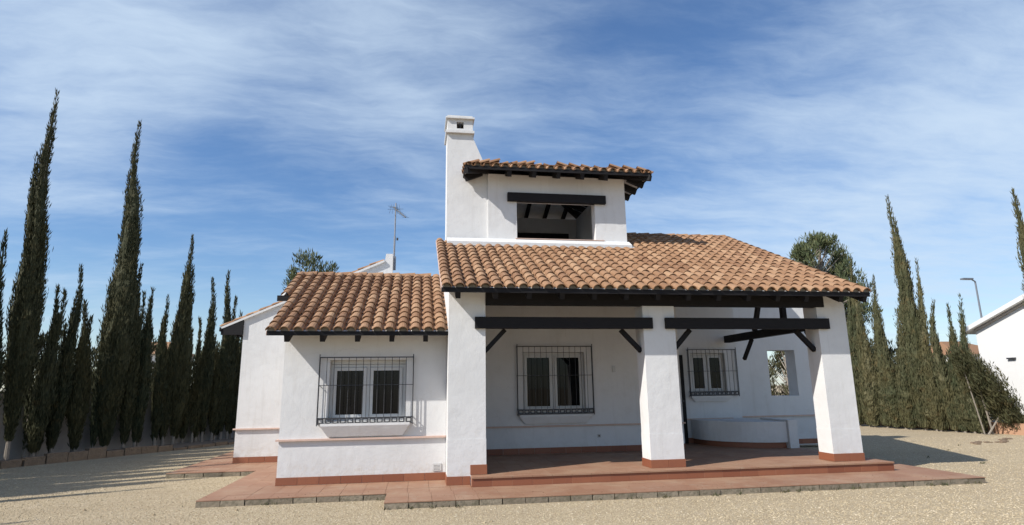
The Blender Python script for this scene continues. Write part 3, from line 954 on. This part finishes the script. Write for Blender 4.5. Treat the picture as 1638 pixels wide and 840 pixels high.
def grille(x0, x1, z0, z1, yw, out, nb, zmid, posts=True):
    gr = part(MB().box(x0, x1, yw - out - .006, yw - out + .006, z1 - .03, z1 - .012), 'grille', IRON)
    def bar(p0, p1, r=.005):
        part(MB().tube(p0, p1, r, r, 6), 'bar', IRON, gr)
    y = yw - out
    for i in range(nb + 1):
        x = x0 + (x1 - x0) * i / nb
        r = .009 if i in (0, nb) else .005
        bar((x, y, z0 - (.03 if i in (0, nb) else 0)), (x, y, z1 + (.03 if i in (0, nb) else -.02)), r)
    def rail(z, h=.014):
        part(MB().box(x0 - .004, x1 + .004, y - .007, y + .007, z - h / 2, z + h / 2), 'rail', IRON, gr)
        for x in (x0, x1):
            part(MB().box(x - .007, x + .007, y + .009, yw - .001, z - h / 2, z + h / 2), 'rail', IRON, gr)
    rail(z0)
    rail(z0 + .095, .016)
    rail(zmid, .010)
    for x in (x0, x1):
        part(MB().box(x - .006, x + .006, y + .009, yw - .001, z1 - .028, z1 - .014), 'rail', IRON, gr)
        for k_ in (1, 2):
            yy_ = y + out * k_ / 3
            bar((x, yy_, z0), (x, yy_, z1 - .02))
    # ornamental lower band: square collars
    for i in range(nb):
        xc = x0 + (x1 - x0) * (i + .5) / nb
        hw = (x1 - x0) / nb * .5 - .012
        part(wall_y(xc - hw, xc + hw, z0 + .010, z0 + .086, y - .004, y + .004, [(xc - hw + .020, xc + hw - .020, z0 + .026, z0 + .070)]), 'collar', IRON, gr)
grille(-1.66, -0.085, 1.055, 2.18, YW, .10, 13, 1.69)
grille(2.09, 3.75, 1.06, 2.50, 12.73, .09, 13, 1.86)
grille(6.60, 7.87, 1.36, 2.50, 14.04, .10, 11, 1.95, False)

# front door leaf in the recess, vent, sockets
dr = part(MB().box(5.86, 6.47, 13.985, 14.037, ZS + .002, 2.35, .004), 'door', WOOD)
part(MB().box(6.38, 6.42, 13.95, 13.984, 1.22, 1.26, .004), 'handle', IRON, dr)
vt = part(wall_y(0.275, 0.415, .245, .365, YW - .014, YW - .001, [(.292, .398, .262 + .022 * k_, .262 + .022 * k_ + .006) for k_ in range(4)]), 'wall_vent', FRAME)
part(MB().box(.29, .40, YW - .003, YW + .0, .26, .35), 'backing', MORTAR, vt)
sk = part(MB().box(3.82, 3.90, 12.716, 12.729, .54, .62, .004), 'socket', FRAME)
part(MB().box(3.84, 3.88, 12.712, 12.7155, .56, .60), 'socket_face', MORTAR, sk)
part(MB().box(4.22, 4.29, 12.70, 12.729, 1.92, 2.06, .006), 'wall_light', FRAME)

# masonry bench in the rear corner of the porch (curved front)
bench = empty('masonry_bench', 'curved white masonry bench built across the rear corner of the porch', 'bench')
arc = []
for i in range(13):
    a = math.radians(180 + 78 * i / 12)
    arc.append((8.0 + 1.42 * math.cos(a), 13.78 + 1.40 * math.sin(a)))
back_pts = [(8.02, 13.99), (6.58, 13.99)]
part(MB().prism([(x, y) for x, y in arc] + [(8.02, 12.36)] + back_pts, 'z', ZS + .12, .80), 'seat', STUCCO, bench, bev=0.014)
part(MB().prism([(x * .97 + 8.0 * .03, y * .97 + 13.78 * .03) for x, y in arc] + [(8.01, 12.42)] + [(8.01, 13.98), (6.62, 13.98)], 'z', ZS + .001, ZS + .118), 'plinth', BASE, bench)
part(MB().box(8.03, 8.24, 12.30, 13.4, ZS + .001, .835), 'end_pillar', STUCCO, bench, bev=0.014)

# ------------------------------------------------------------------ antenna
ant = empty('antenna', 'thin grey television aerial mast standing behind the left roof ridge', 'antenna', (0, 0, 0))
def ap(mb, name, mt=STEEL, parent=ant):
    return mb.build(name, mt, parent)
ap(MB().box(-.70, -.60, 14.50, 14.62, 4.50, 4.83), 'bracket')
ap(MB().tube((-.65, 14.56, 4.5), (-.645, 14.56, 5.35), .024), 'mast')
ap(MB().tube((-.645, 14.56, 5.35), (-.64, 14.56, 6.22), .017), 'mast')
ap(MB().tube((-.70, 14.5, 6.10), (-.38, 14.25, 5.76), .014), 'boom', IRON)
for k_ in range(9):
    f_ = k_ / 8
    px_, py_, pz_ = -.70 + .32 * f_, 14.5 - .25 * f_, 6.10 - .34 * f_
    hl = .11 if k_ > 1 else .17
    ap(MB().tube((px_ - hl * .7, py_ - hl * .75, pz_ - .02), (px_ + hl * .7, py_ + hl * .75, pz_ + .02), .004, .004, 5), 'element', IRON)
ap(MB().tube((-.84, 14.56, 6.05), (-.45, 14.56, 6.07), .004, .004, 5), 'element', IRON)
for dx_ in (-.15, -.08, .05, .12):
    ap(MB().tube((-.64 + dx_, 14.5, 5.92), (-.64 + dx_ * .7, 14.62, 6.20), .003, .003, 5), 'element', IRON)
ap(MB().box(-.60, -.555, 14.53, 14.57, 5.25, 5.31), 'amplifier', IRON)

# ------------------------------------------------------------------ trees
def blades(P, axis, length, width, rng, jitter=0.35):
    """diamond leaf sprays: P (n,3) base points, axis (n,3)"""
    n_ = len(P)
    ax = axis + rng.normal(0, jitter, (n_, 3))
    ax /= np.linalg.norm(ax, axis=1, keepdims=True)
    rd = rng.normal(0, 1, (n_, 3))
    sd = np.cross(ax, rd)
    sd /= np.linalg.norm(sd, axis=1, keepdims=True) + 1e-9
    L = (length * (0.6 + 0.8 * rng.random(n_)))[:, None]
    W = (width * (0.6 + 0.8 * rng.random(n_)))[:, None]
    V = np.stack([P, P + ax * L * .45 + sd * W, P + ax * L, P + ax * L * .5 - sd * W], 1)
    return V.reshape(-1, 3)

def vnoise(seed, scale):
    r = np.random.default_rng(seed)
    ph = r.random((6, 3)) * 6.28
    fr = r.normal(0, 1, (6, 2)) * scale
    def f(a, b_):
        s_ = 0
        for (p1, p2, p3), (f1, f2) in zip(ph, fr):
            s_ = s_ + np.sin(a * round(f1) + b_ * f2 * 2 + p1)
        return s_ / 3.5
    return f

def cypress(name, label, x, y, xt, h, rad, n_, seed, mt=F_DARK, bare=.35, sparse=0.0, group=None, belly=.33, tip=1.0, bend=0.0, cat='tree', lobes=4, foot=.16):
    rng = np.random.default_rng(seed)
    root = empty(name, label, cat, (x, y, 0), group)
    nz = vnoise(seed, 2.4)
    dx = xt - x
    dy = rng.uniform(-.15, .15)
    rad = rad * .84
    n_ = int(n_ * 2.0)
    # main leader plus side leaders that hug it and end lower: (angle, height share, offset, radius share)
    L = [(0.0, 1.0, 0.0, .80 if lobes else 1.0)]
    for k in range(lobes):
        L.append((rng.uniform(0, 6.28) if k else rng.choice((0.1, 3.2)), rng.uniform(.42, .90), rng.uniform(.34, .60), rng.uniform(.40, .62)))
    def centre(tt, lb=L[0]):
        a_, hs, off, rs = lb
        zt = tt * hs
        wob = .035 * h * (np.sin(zt * 7 + seed) * .25 + np.sin(zt * 17 + seed * 2) * .08) * tip * zt
        bx = bend * np.clip(zt - .6, 0, 1) ** 2 * 4
        o_ = rad * off * np.clip(zt / belly, .1, 1) * (1 - .35 * zt)
        return np.stack([dx * zt + wob + bx + math.cos(a_) * o_, dy * zt + wob * .5 + math.sin(a_) * o_, bare + zt * (h - bare)], -1)
    def prof(tt, lb=L[0]):
        bl = belly
        low = foot + (1 - foot) * np.clip(tt / bl, 0, 1) ** .8
        up = np.clip((1 - tt) / (1 - bl), 0, 1) ** 1.12
        lump = 1 + tip * .24 * np.sin(tt * 23 + seed + lb[0]) * tt + tip * .17 * np.sin(tt * 43 + seed * 3 + lb[0]) * tt
        return rad * lb[3] * np.where(tt < bl, low, up) * np.maximum(lump, .35) + .018
    Vl, Sh, Qs = [], [], []
    tot = sum(l[1] * l[3] for l in L)
    rings, segs = 24, 8
    ns = 0
    for lb in L:
        m_ = int(n_ * lb[1] * lb[3] / tot)
        tt = rng.random(m_ * 4)
        keep_ = rng.random(m_ * 4) < (prof(tt, lb) / (rad * lb[3]) * .85 + .14)
        tt = tt[keep_][:m_]
        a = rng.random(len(tt)) * 2 * np.pi
        rr = prof(tt, lb) * (1 + .28 * nz(a * 2, tt * 5)) * (0.62 + .42 * rng.random(len(tt)) ** .7)
        rr *= 1 + (rng.random(len(tt)) < .04) * rng.random(len(tt)) * .35
        P = centre(tt, lb) + np.stack([np.cos(a) * rr, np.sin(a) * rr, np.zeros(len(tt))], -1)
        axis = np.stack([np.cos(a) * .16, np.sin(a) * .16, np.ones(len(tt))], -1)
        Vl.append(blades(P, axis, .14, .011, rng, .15))
        ti = np.linspace(0.01, .96, rings)
        cc = centre(ti, lb)
        core = (.76 - .6 * sparse)
        for i in range(rings):
            for k in range(segs):
                aa = 2 * np.pi * k / segs
                q = prof(ti[i:i + 1], lb)[0] * core * (1 + .28 * nz(aa * 2, ti[i] * 5)) * rng.uniform(.8, 1.12) * (1 if ti[i] < .85 else .6)
                Sh.append(cc[i] + np.array((math.cos(aa) * q, math.sin(aa) * q, rng.uniform(-.04, .04))))
        Qs += [(ns + i * segs + k, ns + i * segs + (k + 1) % segs, ns + (i + 1) * segs + (k + 1) % segs, ns + (i + 1) * segs + k) for i in range(rings - 1) for k in range(segs)]
        ns += rings * segs
    V = np.concatenate(Vl)
    nl = len(V)
    V = np.concatenate([V, np.array(Sh)])
    FQ = np.concatenate([np.arange(nl).reshape(-1, 4), np.array(Qs) + nl])
    raw_mesh('crown', V, FQ, 4, mt, root)
    tr = MB()
    cpts = centre(np.array([0.0, .3, .6, .9]))
    tr.tube((0, 0, -.1), tuple(cpts[0]), .035 + rad * .06, .03 + rad * .05, 7)
    for i in range(3):
        tr.tube(tuple(cpts[i]), tuple(cpts[i + 1]), (.03 + rad * .05) * (1 - i * .3), (.03 + rad * .05) * (1 - (i + 1) * .3), 6)
    tr.build('trunk', BARK, root)
    return root

GL = 'cypresses in the row along the left wall'
left_row = [
 (-9.71, 16.49, -9.93, 9.71, .42, 9000, 'giant cypress with a bent feathery tip at the left edge of the view', .9, 0),
 (-9.98, 16.05, -10.31, 5.6, .26, 2500, 'half hidden cypress left of the giant with the bent tip', .3, .2),
 (-9.68, 17.12, -9.95, 4.75, .13, 900, 'very thin see-through cypress just right of the giant with the bent tip', .4, .8),
 (-9.62, 17.50, -9.72, 4.0, .20, 2000, 'short cypress between the see-through one and the bushy one in front of the pale wall', .3, .1),
 (-9.45, 17.05, -9.30, 4.25, .30, 3200, 'bushy cypress with two leaning tips in front of the pale wall', .3, .2),
 (-9.35, 17.61, -9.22, 5.03, .22, 2800, 'slender cypress rising clear of its bushy neighbours, pale wall on both sides', .35, .2),
 (-9.04, 18.09, -9.15, 4.07, .31, 3200, 'broad low cypress directly left of the tallest dark cypress', .25, .1),
 (-8.62, 18.72, -8.61, 9.77, .66, 12000, 'tallest and broadest dark cypress in the left row', .3, 0),
 (-8.33, 19.17, -8.36, 5.40, .24, 3000, 'slim cypress with a ragged tip just right of the tallest dark one', .3, .2),
 (-8.15, 19.45, -8.18, 4.70, .28, 3000, 'smooth pointed cypress, second to the right of the tallest dark one', .35, 0),
 (-7.81, 19.96, -7.92, 4.60, .21, 2200, 'narrow curved-tip cypress halfway between the two largest right-hand cypresses', .45, .2),
 (-7.66, 20.16, -7.68, 3.1, .18, 1500, 'small low cypress tucked left of the second largest cypress', .45, .2),
 (-7.48, 20.46, -7.53, 6.64, .43, 7000, 'large cypress with a twin tip, standing between slim ones left of the white house', .5, 0),
 (-7.12, 21.0, -7.28, 4.0, .13, 1100, 'thin short cypress in the gap right of the twin-tipped one', .5, .6),
 (-6.92, 21.31, -7.03, 5.43, .27, 3200, 'well shaped narrow cypress, third from the white house', .55, .1),
 (-6.72, 21.62, -6.89, 3.5, .28, 2600, 'low bushy cypress near the house end of the left row', .5, .1),
 (-6.53, 21.9, -6.70, 5.77, .26, 3400, 'tall slim cypress nearest the white gable eave', .5, .1),
 (-6.39, 22.11, -6.48, 4.86, .19, 2200, 'cypress half behind the eave of the white gable', .5, .1),
 (-6.20, 22.34, -6.22, 3.1, .24, 2000, 'low cypress seen against the left edge of the white house', .5, .1),
]
for i, (x, y, xt, h, r, n_, lab, bare, sp) in enumerate(left_row):
    cypress('cypress', lab, x, y, xt, h, r, n_, 100 + i * 7, bare=bare * .55, sparse=sp, group=GL, belly=.33, lobes=7 if h > 6.5 else (1 if sp > .3 else 4))
# second tips of two of the cypresses belong to small companions
# trees of the same row further towards and beyond the frame edge: they throw the stripes of shade on the gravel
dirv = Vector((1.66, 2.47)).normalized()
base = Vector((-10.3, 15.55))
for i in range(16):
    p_ = base - Vector((.085, .95)) * (i * .80 + (.9 if i > 9 else 0) + random.uniform(-.15, .15))
    cypress('cypress', 'cypress of the left row standing outside the photo beyond the left edge', p_.x - .1, p_.y, p_.x - .1, (6.2, 6.6, 5.9, 6.5, 6.4, 5.7, 6.6)[i % 7] if i < 9 else (5.2, 6.0, 4.6, 5.7)[i % 4], .66 if i < 9 else .4, 3600, 400 + i, group=GL, belly=.5 if i < 9 else .35)
# rear members of the row behind the house corner
fill = [
 (.10, 4.4, 'slim cypress close behind the giant at the left edge'), (.16, 3.4, 'low slim cypress at the right foot of the giant at the left edge'),
 (.24, 3.7, 'thin cypress behind the bushy one in front of the pale wall'), (.31, 4.3, 'thin cypress overlapping the slender one that rises clear'),
 (.37, 3.6, 'low cypress left of the broad low one near the tallest tree'), (.43, 4.6, 'slim cypress against the left flank of the tallest dark cypress'),
 (.50, 4.2, 'slim cypress against the right flank of the tallest dark cypress'), (.56, 3.9, 'low cypress behind the smooth pointed one'),
 (.61, 3.5, 'short cypress right of the smooth pointed one'), (.66, 4.0, 'slim cypress left of the curved-tip one'),
 (.71, 3.6, 'short cypress at the left foot of the twin-tipped one'), (.76, 4.3, 'slim cypress behind the twin-tipped one'),
 (.81, 3.7, 'short cypress right of the twin-tipped one'), (.86, 4.1, 'slim cypress behind the well shaped narrow one'),
 (.90, 3.6, 'short cypress between the two nearest the white gable'), (.95, 4.4, 'slim cypress low behind the white gable eave'),
 (1.02, 3.9, 'last cypress seen at the left corner of the white house'), (1.08, 4.3, 'dark cypress just cut off by the left corner of the white house')]
for i, (f_, h, lab) in enumerate(fill):
    x, y = -10.05 + 3.85 * f_ + .05 * math.sin(i * 3), 16.75 + 5.85 * f_
    cypress('cypress', lab, x, y, x + random.uniform(-.1, .1), h, .17 + .04 * (i % 3), 1900, 500 + i, bare=.15, group=GL, lobes=3)

GR = 'cypresses in the row at the right'
right_row = [
 (16.62, 21.39, 16.58, 4.2, .34, 3000, 'low cypress right beside the last porch pier', 0, 0),
 (16.69, 21.01, 17.10, 6.5, .46, 4500, 'dense cypress rising behind the right end of the porch roof', 0, 0),
 (16.77, 20.59, 17.01, 5.05, .34, 3200, 'cypress seen just below the right tip of the eave', 0, 0),
 (16.9, 19.89, 17.33, 5.6, .43, 4500, 'broad cypress with a needle tip right of the eave tip', 0, 0),
 (17.17, 18.48, 17.22, 8.42, .52, 7500, 'tallest cypress of the right row with a knotted wavy tip', 0, 0),
 (17.04, 19.19, 17.39, 4.2, .30, 3000, 'short cypress left of the tallest one in the right row', 0, 0),
 (17.24, 18.11, 17.46, 5.9, .26, 2800, 'slim straight cypress right behind the tallest one of the right row', 0, 0),
 (17.29, 17.86, 17.25, 2.9, .30, 2600, 'small rounded cypress at the foot of the slim straight one', 0, 0),
 (17.36, 17.51, 17.0, 4.3, .28, 3200, 'cypress with a drooping curled top in the right row', .55, 0),
 (17.41, 17.22, 17.61, 4.1, .24, 2600, 'pointed cypress between the drooping one and the knobbly one', 0, 0),
 (17.2, 17.9, 17.14, 2.3, .34, 2600, 'lowest green cypress in the middle of the right row', 0, 0),
 (17.47, 16.94, 17.75, 4.4, .19, 1800, 'knobbly thin cypress standing against the corner of the neighbouring white house', 0, .2),
 (16.75, 20.3, 16.8, 3.6, .46, 3200, 'bushy cypress low below the right eave tip', 0, 0),
 (16.95, 19.5, 16.9, 3.0, .44, 3200, 'low wide cypress right of the broad needle-tipped one', 0, 0),
 (17.3, 18.2, 17.3, 2.9, .46, 3200, 'low wide cypress under the slim straight one', 0, 0),
 (17.5, 17.0, 17.4, 2.7, .44, 3200, 'low bushy cypress beside the leaning stems', 0, 0),
 (17.0, 18.9, 17.0, 3.1, .42, 3200, 'bushy low cypress filling the gap left of the tallest one of the right row', 0, 0),
 (17.45, 17.3, 17.4, 2.6, .40, 3200, 'rounded green cypress in front of the drooping one', 0, 0),
 (17.51, 16.72, 17.3, 2.4, .36, 3000, 'short wide cypress in front of the terracotta neighbour roof', 0, 0),
]
for i, (x, y, xt, h, r, n_, lab, bend, sp) in enumerate(right_row):
    cypress('cypress', lab, x, y, xt, h, r, n_, 600 + i * 5, mt=F_DRY, bare=.06, sparse=sp, group=GR, bend=bend, belly=.36, tip=1.5, lobes=7, foot=.5)
cypress('cypress', 'near cypress cut by the right edge of the photo', 17.98, 14.60, 17.90, 7.25, .36, 4500, 777, mt=F_DRY, bare=1.4, belly=.5, tip=1.4)
# collapsed leaning cypress with bare stems
ln = empty('leaning_cypress', 'collapsed bushy cypress leaning to the right with bare grey stems showing', 'tree', (17.35, 16.4, 0))
rng = np.random.default_rng(91)
n_ = 15000
tt = rng.random(n_)
pth = lambda u: np.stack([-.55 + 1.55 * u, -.2 * u, 2.30 - 2.05 * u ** 1.15], -1)
cc = pth(tt)
rad_ = .12 + .34 * np.sin(np.clip(tt * 2.6 + .2, 0, 3.0))
dd = rng.normal(0, 1, (n_, 3))
dd /= np.linalg.norm(dd, axis=1, keepdims=True)
dd *= 1 + .35 * np.sin(dd[:, :1] * 9 + tt[:, None] * 25)
P = cc + dd * (rad_ * rng.random(n_) ** .4)[:, None] * np.array((.85, 1, 1.25))
P[:, 2] = np.where(P[:, 2] < .03, rng.random(n_) * .5, P[:, 2])
V = blades(P, np.tile(np.array([[-.45, 0, .75]]), (n_, 1)), .15, .012, rng, .3)
raw_mesh('crown', V, np.arange(len(V)).reshape(-1, 4), 4, F_DRY, ln)
tr = MB()
tr.tube((-.1, 0, 0), (-.5, 0, 2.2), .022, .012, 6)
tr.tube((.25, .05, 0), (-.1, 0, 2.0), .03, .018, 6)
tr.tube((.05, .02, 0), (.75, -.1, .9), .03, .015, 6)
tr.build('trunk', BARK, ln)

# pines behind the house
def pine(label, x, y, h, rad, n_cl, seed, zlow, mt=F_PINE, name='pine_tree', group=None):
    rng = np.random.default_rng(seed)
    root = empty(name, label, 'tree', (x, y, 0), group)
    Vs = []
    limbs = MB()
    limbs.tube((0, 0, -.1), (0, 0, h * .9), .16, .04, 8)
    for i in range(n_cl):
        u = rng.random()
        z = zlow + (h - zlow) * u
        rr = rad * math.sqrt(max(.03, 1 - u ** 2.2)) * rng.random() ** .5
        a = rng.random() * 6.28
        c = np.array((math.cos(a) * rr, math.sin(a) * rr, z))
        k = 120
        d = rng.normal(0, 1, (k, 3))
        d /= np.linalg.norm(d, axis=1, keepdims=True)
        s_ = rng.uniform(.18, .36)
        P = c + d * s_ * (rng.random(k) ** .5)[:, None] * np.array((.8, .8, 1.35))
        ax = d * .5 + np.array((0, 0, .9))
        Vs.append(blades(P, ax, .20, .022, rng, .25))
        limbs.tube((0, 0, max(zlow * .7, z - .9)), tuple(c), .035, .012, 5)
    V = np.concatenate(Vs)
    raw_mesh('crown', V, np.arange(len(V)).reshape(-1, 4), 4, mt, root)
    limbs.build('trunk', BARK, root)
pine('rounded pine crown rising behind the right slope of the porch roof', 18.1, 24.0, 8.1, 2.0, 105, 5, 4.4)
pine('smaller pine crown low on the roof slope, right of the rounded one', 19.4, 24.6, 7.6, .8, 45, 6, 3.5)
pine('pine crown showing above the left wing ridge', -4.6, 26.0, 7.15, 1.5, 30, 8, 5.2)

# background trees behind the left wall: one by one, loosely spaced
bk = [(-14.0, 20.5, 3.2, 'far left, behind the giant cypress'), (-13.0, 22.5, 3.6, 'behind the bushy cypress by the pale wall'), (-12.2, 24.5, 3.1, 'left of the tallest cypress'),
      (-11.3, 26.5, 3.9, 'directly behind the tallest cypress'), (-10.6, 28.5, 3.4, 'right of the tallest cypress'), (-9.9, 31, 3.7, 'behind the curved-tip cypress'),
      (-9.2, 33.5, 4.2, 'behind the twin-tipped cypress'), (-8.5, 36, 3.8, 'nearest the white gable'), (-15.5, 19, 3.5, 'cut by the left edge of the photo'), (-8.1, 30.5, 3.3, 'just left of the white gable eave')]
for i, (x, y, h, lab) in enumerate(bk):
    pine('dark bushy tree beyond the left wall, ' + lab, x, y, h, 1.3, 42, 30 + i, .5, F_BACK, 'bushy_tree', 'bushy trees behind the left wall')
bk = [(19.5, 26, 3.4, 'behind the broad needle-tipped cypress'), (20.5, 24, 3.1, 'behind the tallest knotted cypress'), (20.3, 22.0, 2.9, 'behind the drooping cypress'),
      (17.9, 27, 3.9, 'just right of the last porch pier'), (20.2, 20.0, 2.3, 'below the far terracotta roof'), (19.4, 23.4, 3.3, 'behind the slim straight cypress')]
for i, (x, y, h, lab) in enumerate(bk):
    pine('olive bushy tree at the right, ' + lab, x, y, h, 1.3, 44, 60 + i, .2, F_BACK, 'bushy_tree', 'bushy trees behind the right row')

# ------------------------------------------------------------------ left perimeter wall and bed border
pw = empty('perimeter_wall', 'pale rendered garden wall standing behind the left cypresses', 'wall')
w0 = Vector((-9.86, 16.56)) + Vector((-.83, .56)) * .8
d2 = Vector((dirv.x, dirv.y))
nrm = Vector((-dirv.y, dirv.x))
a_, b2 = w0 - d2 * 14, w0 + d2 * 22
q4 = [a_, b2, b2 + nrm * .2, a_ + nrm * .2]
part(MB().prism([(q.x, q.y) for q in q4], 'z', -.2, 1.60), 'wall_face', FARWALL, pw, bev=.01)
q5 = [a_ - nrm * .03, b2 - nrm * .03, b2 + nrm * .23, a_ + nrm * .23]
part(MB().prism([(q.x, q.y) for q in q5], 'z', 1.602, 1.65), 'coping', FARWALL, pw)
bed = empty('bed_border', 'rough brown block border along the foot of the left cypresses', 'border')
b0 = Vector((-9.0, 15.6)) - d2 * 9
for i in range(44):
    L_ = .44
    p_ = b0 + d2 * (i * .46)
    hh = random.uniform(.15, .27) if i < 28 else random.uniform(.05, .12)
    c = [p_, p_ + d2 * (L_ + random.uniform(-.03, .01)), p_ + d2 * L_ + nrm * .16, p_ + nrm * .16]
    c = [v + nrm * random.uniform(-.015, .015) for v in c]
    part(MB().prism([(q.x, q.y) for q in c], 'z', -.05, hh), 'block', EARTH, bed, bev=.02)
# planting strip
strip = [b0 + nrm * .17, b0 + d2 * 26 + nrm * .17, b0 + d2 * 26 + nrm * 1.6, b0 + nrm * 1.6]
MB().prism([(q.x, q.y) for q in strip], 'z', -.05, .05).build('planting_bed', EARTH, None, kind='structure')

# ------------------------------------------------------------------ right side: low wall, posts, neighbour house, lamp
lw = empty('low_boundary_wall', 'low terracotta coloured boundary wall behind the right cypresses', 'wall')
r0, r1 = Vector((18.5, 12.5)), Vector((17.2, 24.0))
dr_ = (r1 - r0).normalized()
nr = Vector((dr_.y, -dr_.x))
part(MB().prism([(q.x, q.y) for q in (r0, r1, r1 + nr * .18, r0 + nr * .18)], 'z', -.1, .34), 'wall_face', BRICKRED, lw, bev=.01)
for i in range(6):
    p_ = r0 + dr_ * (1.2 + i * 1.9) + nr * .09
    part(MB().box(p_.x - .05, p_.x + .05, p_.y - .05, p_.y + .05, .342, 1.25), 'post', WHITE2, lw)
    part(MB().box(p_.x - .065, p_.x + .065, p_.y - .065, p_.y + .065, 1.252, 1.29), 'cap', WHITE2, lw)

nh = empty('neighbour_house', 'white gabled neighbouring house at the right edge of the photo', 'house')
def nz_(y):
    return 3.66 + .375 * (20.95 - abs(y - 15.4) - 15.4)
part(MB().prism([(20.55, -.1), (20.55, nz_(20.55) - .23), (15.4, nz_(15.4) - .23), (10.25, nz_(10.25) - .23), (10.25, -.1)], 'x', 22.0, 22.3), 'wall', WHITE2, nh)
part(MB().box(22.303, 30, 20.3, 20.55, -.1, 3.5), 'wall', WHITE2, nh)
part(MB().prism([(20.95, nz_(20.95)), (15.403, nz_(15.4)), (15.403, nz_(15.4) - .17), (20.95, nz_(20.95) - .17)], 'x', 21.72, 30.4), 'roof', WHITE2, nh)
part(MB().prism([(9.85, nz_(9.85)), (15.4, nz_(15.4)), (15.4, nz_(15.4) - .17), (9.85, nz_(9.85) - .17)], 'x', 21.72, 30.4), 'roof', WHITE2, nh)
part(MB().prism([(20.5, nz_(20.5) - .173), (15.4, nz_(15.4) - .173), (15.4, nz_(15.4) - .25), (20.5, nz_(20.5) - .25)], 'x', 21.90, 21.997), 'verge_board', FARWALL, nh)
part(MB().box(21.90, 21.997, 19.1, 19.4, 2.42, 2.47), 'wall_lamp', IRON, nh)

def far_house(name, label, x, y, w_, d_, hw, hr):
    fh = empty(name, label, 'house', (x, y, 0))
    part(MB().box(-w_ / 2, w_ / 2, 0, d_, -.1, hw), 'wall', WHITE2, fh)
    b = MB()
    V = [b.bm.verts.new(v) for v in ((-w_ / 2 - .4, -.4, hw), (w_ / 2 + .4, -.4, hw), (w_ / 2 + .4, d_ + .4, hw), (-w_ / 2 - .4, d_ + .4, hw), (-w_ / 5, d_ / 2, hr), (w_ / 5, d_ / 2, hr))]
    for f in ((0, 1, 5, 4), (1, 2, 5), (2, 3, 4, 5), (3, 0, 4), (3, 2, 1, 0)):
        b.bm.faces.new([V[i] for i in f])
    part(b, 'roof', TILE, fh)
    for s_ in (-.25, .25):
        wn = part(MB().box(w_ * s_ - .5, w_ * s_ + .5, -.05, -.004, hw - 1.9, hw - .7), 'window', FRAME, fh)
        part(MB().box(w_ * s_ - .42, w_ * s_ + .42, -.06, -.052, hw - 1.82, hw - .78), 'pane', GLASS, wn)
far_house('far_house', 'small far white house with a tiled roof seen between the left cypresses', -24.9, 60, 4.5, 5, 5.2, 6.5)
far_house('far_house', 'far house with a low tiled roof beside the neighbouring gable', 47.5, 44, 5.0, 6, 3.9, 5.2)

lp = empty('street_lamp', 'grey street lamp with a single flat arm above the neighbouring roof', 'lamp', (32.70, 30, 0))
part(MB().tube((0, 0, 0), (0, 0, 7.45), .07, .045, 10), 'pole', STEEL, lp)
part(MB().tube((0, 0, 7.45), (-.25, 0, 7.58), .04, .035, 8), 'arm', STEEL, lp)
part(MB().box(-.88, -.2, -.12, .12, 7.55, 7.64), 'lamp_head', STEEL, lp, bev=.02)

# ------------------------------------------------------------------ small ground litter
rng = np.random.default_rng(3)
Vs = []
for i in range(46):
    if i < 30:
        x = rng.uniform(-3.0, 9.0)
        y = (8.74 if x > -.43 else 9.49) - rng.random() * .05
    else:
        x, y = rng.uniform(8.5, 17), rng.uniform(7.5, 15)
    k = int(rng.integers(5, 16))
    P = np.stack([x + rng.normal(0, .03, k), y + rng.normal(0, .015, k), np.zeros(k)], -1)
    Vs.append(blades(P, np.tile(np.array([[0, 0, 1.]]), (k, 1)), .05, .006, rng, .6))
V = np.concatenate(Vs)
raw_mesh('weeds', V, np.arange(len(V)).reshape(-1, 4), 4, F_DRY, kind='stuff')
mb = MB()
for i in range(34):
    f_ = i / 33
    x = 14.4 + 2.2 * f_ + random.uniform(-.08, .08)
    y = 14.0 + .9 * f_ + random.uniform(-.06, .06) + .2 * math.sin(f_ * 9)
    r_ = random.uniform(.02, .05)
    mb.box(x - r_ * 1.5, x + r_ * 1.5, y - r_, y + r_, 0, r_ * .9, .006)
mb.build('rubble', EARTH, None, kind='stuff')

rng = np.random.default_rng(17)
k = 420
x = rng.uniform(-9, 15, k)
y = rng.uniform(6.2, 15, k)
ok_ = ~in_terrace(x, y)
x, y = x[ok_], y[ok_]
k = len(x)
sz2 = .014 + .022 * rng.random(k) ** 3
lv = octv[None] * sz2[:, None, None] * rng.uniform(.7, 1.2, (k, 5, 1))
PV = lv + np.stack([x, y, np.full(k, .002)], 1)[:, None]
raw_mesh('loose_stones', PV.reshape(-1, 3), (octf[None] + 5 * np.arange(k)[:, None, None]).reshape(-1, 3), 3, PEBBLE, kind='stuff')
LEAF = mat('dry_leaf', lambda n, p: setc(n, p, n.mix(n.n('ShaderNodeNewGeometry').outputs['Random Per Island'], (0.10, 0.06, 0.03, 1), (0.26, 0.16, 0.08, 1)), 0.85))
k = 500
x = np.concatenate([rng.uniform(-9, 15, 260), rng.uniform(-3.1, 9.0, 240)])
y = np.concatenate([rng.uniform(6.4, 14, 260), np.where(x[260:] > -.43, rng.uniform(8.55, 9.2, 240), rng.uniform(9.3, 9.9, 240))])
inn = in_terrace(x, y)
z = np.where(inn, ZT + .004, .012)
P = np.stack([x, y, z], -1)
a = rng.random(k) * 6.28
ax = np.stack([np.cos(a), np.sin(a), rng.uniform(-.05, .15, k)], -1)
V = blades(P, ax, .022, .004, rng, .05)
V[:, 2] = np.maximum(V[:, 2], np.repeat(z, 4) - .002)
raw_mesh('dry_leaves', V, np.arange(len(V)).reshape(-1, 4), 4, LEAF, kind='stuff')
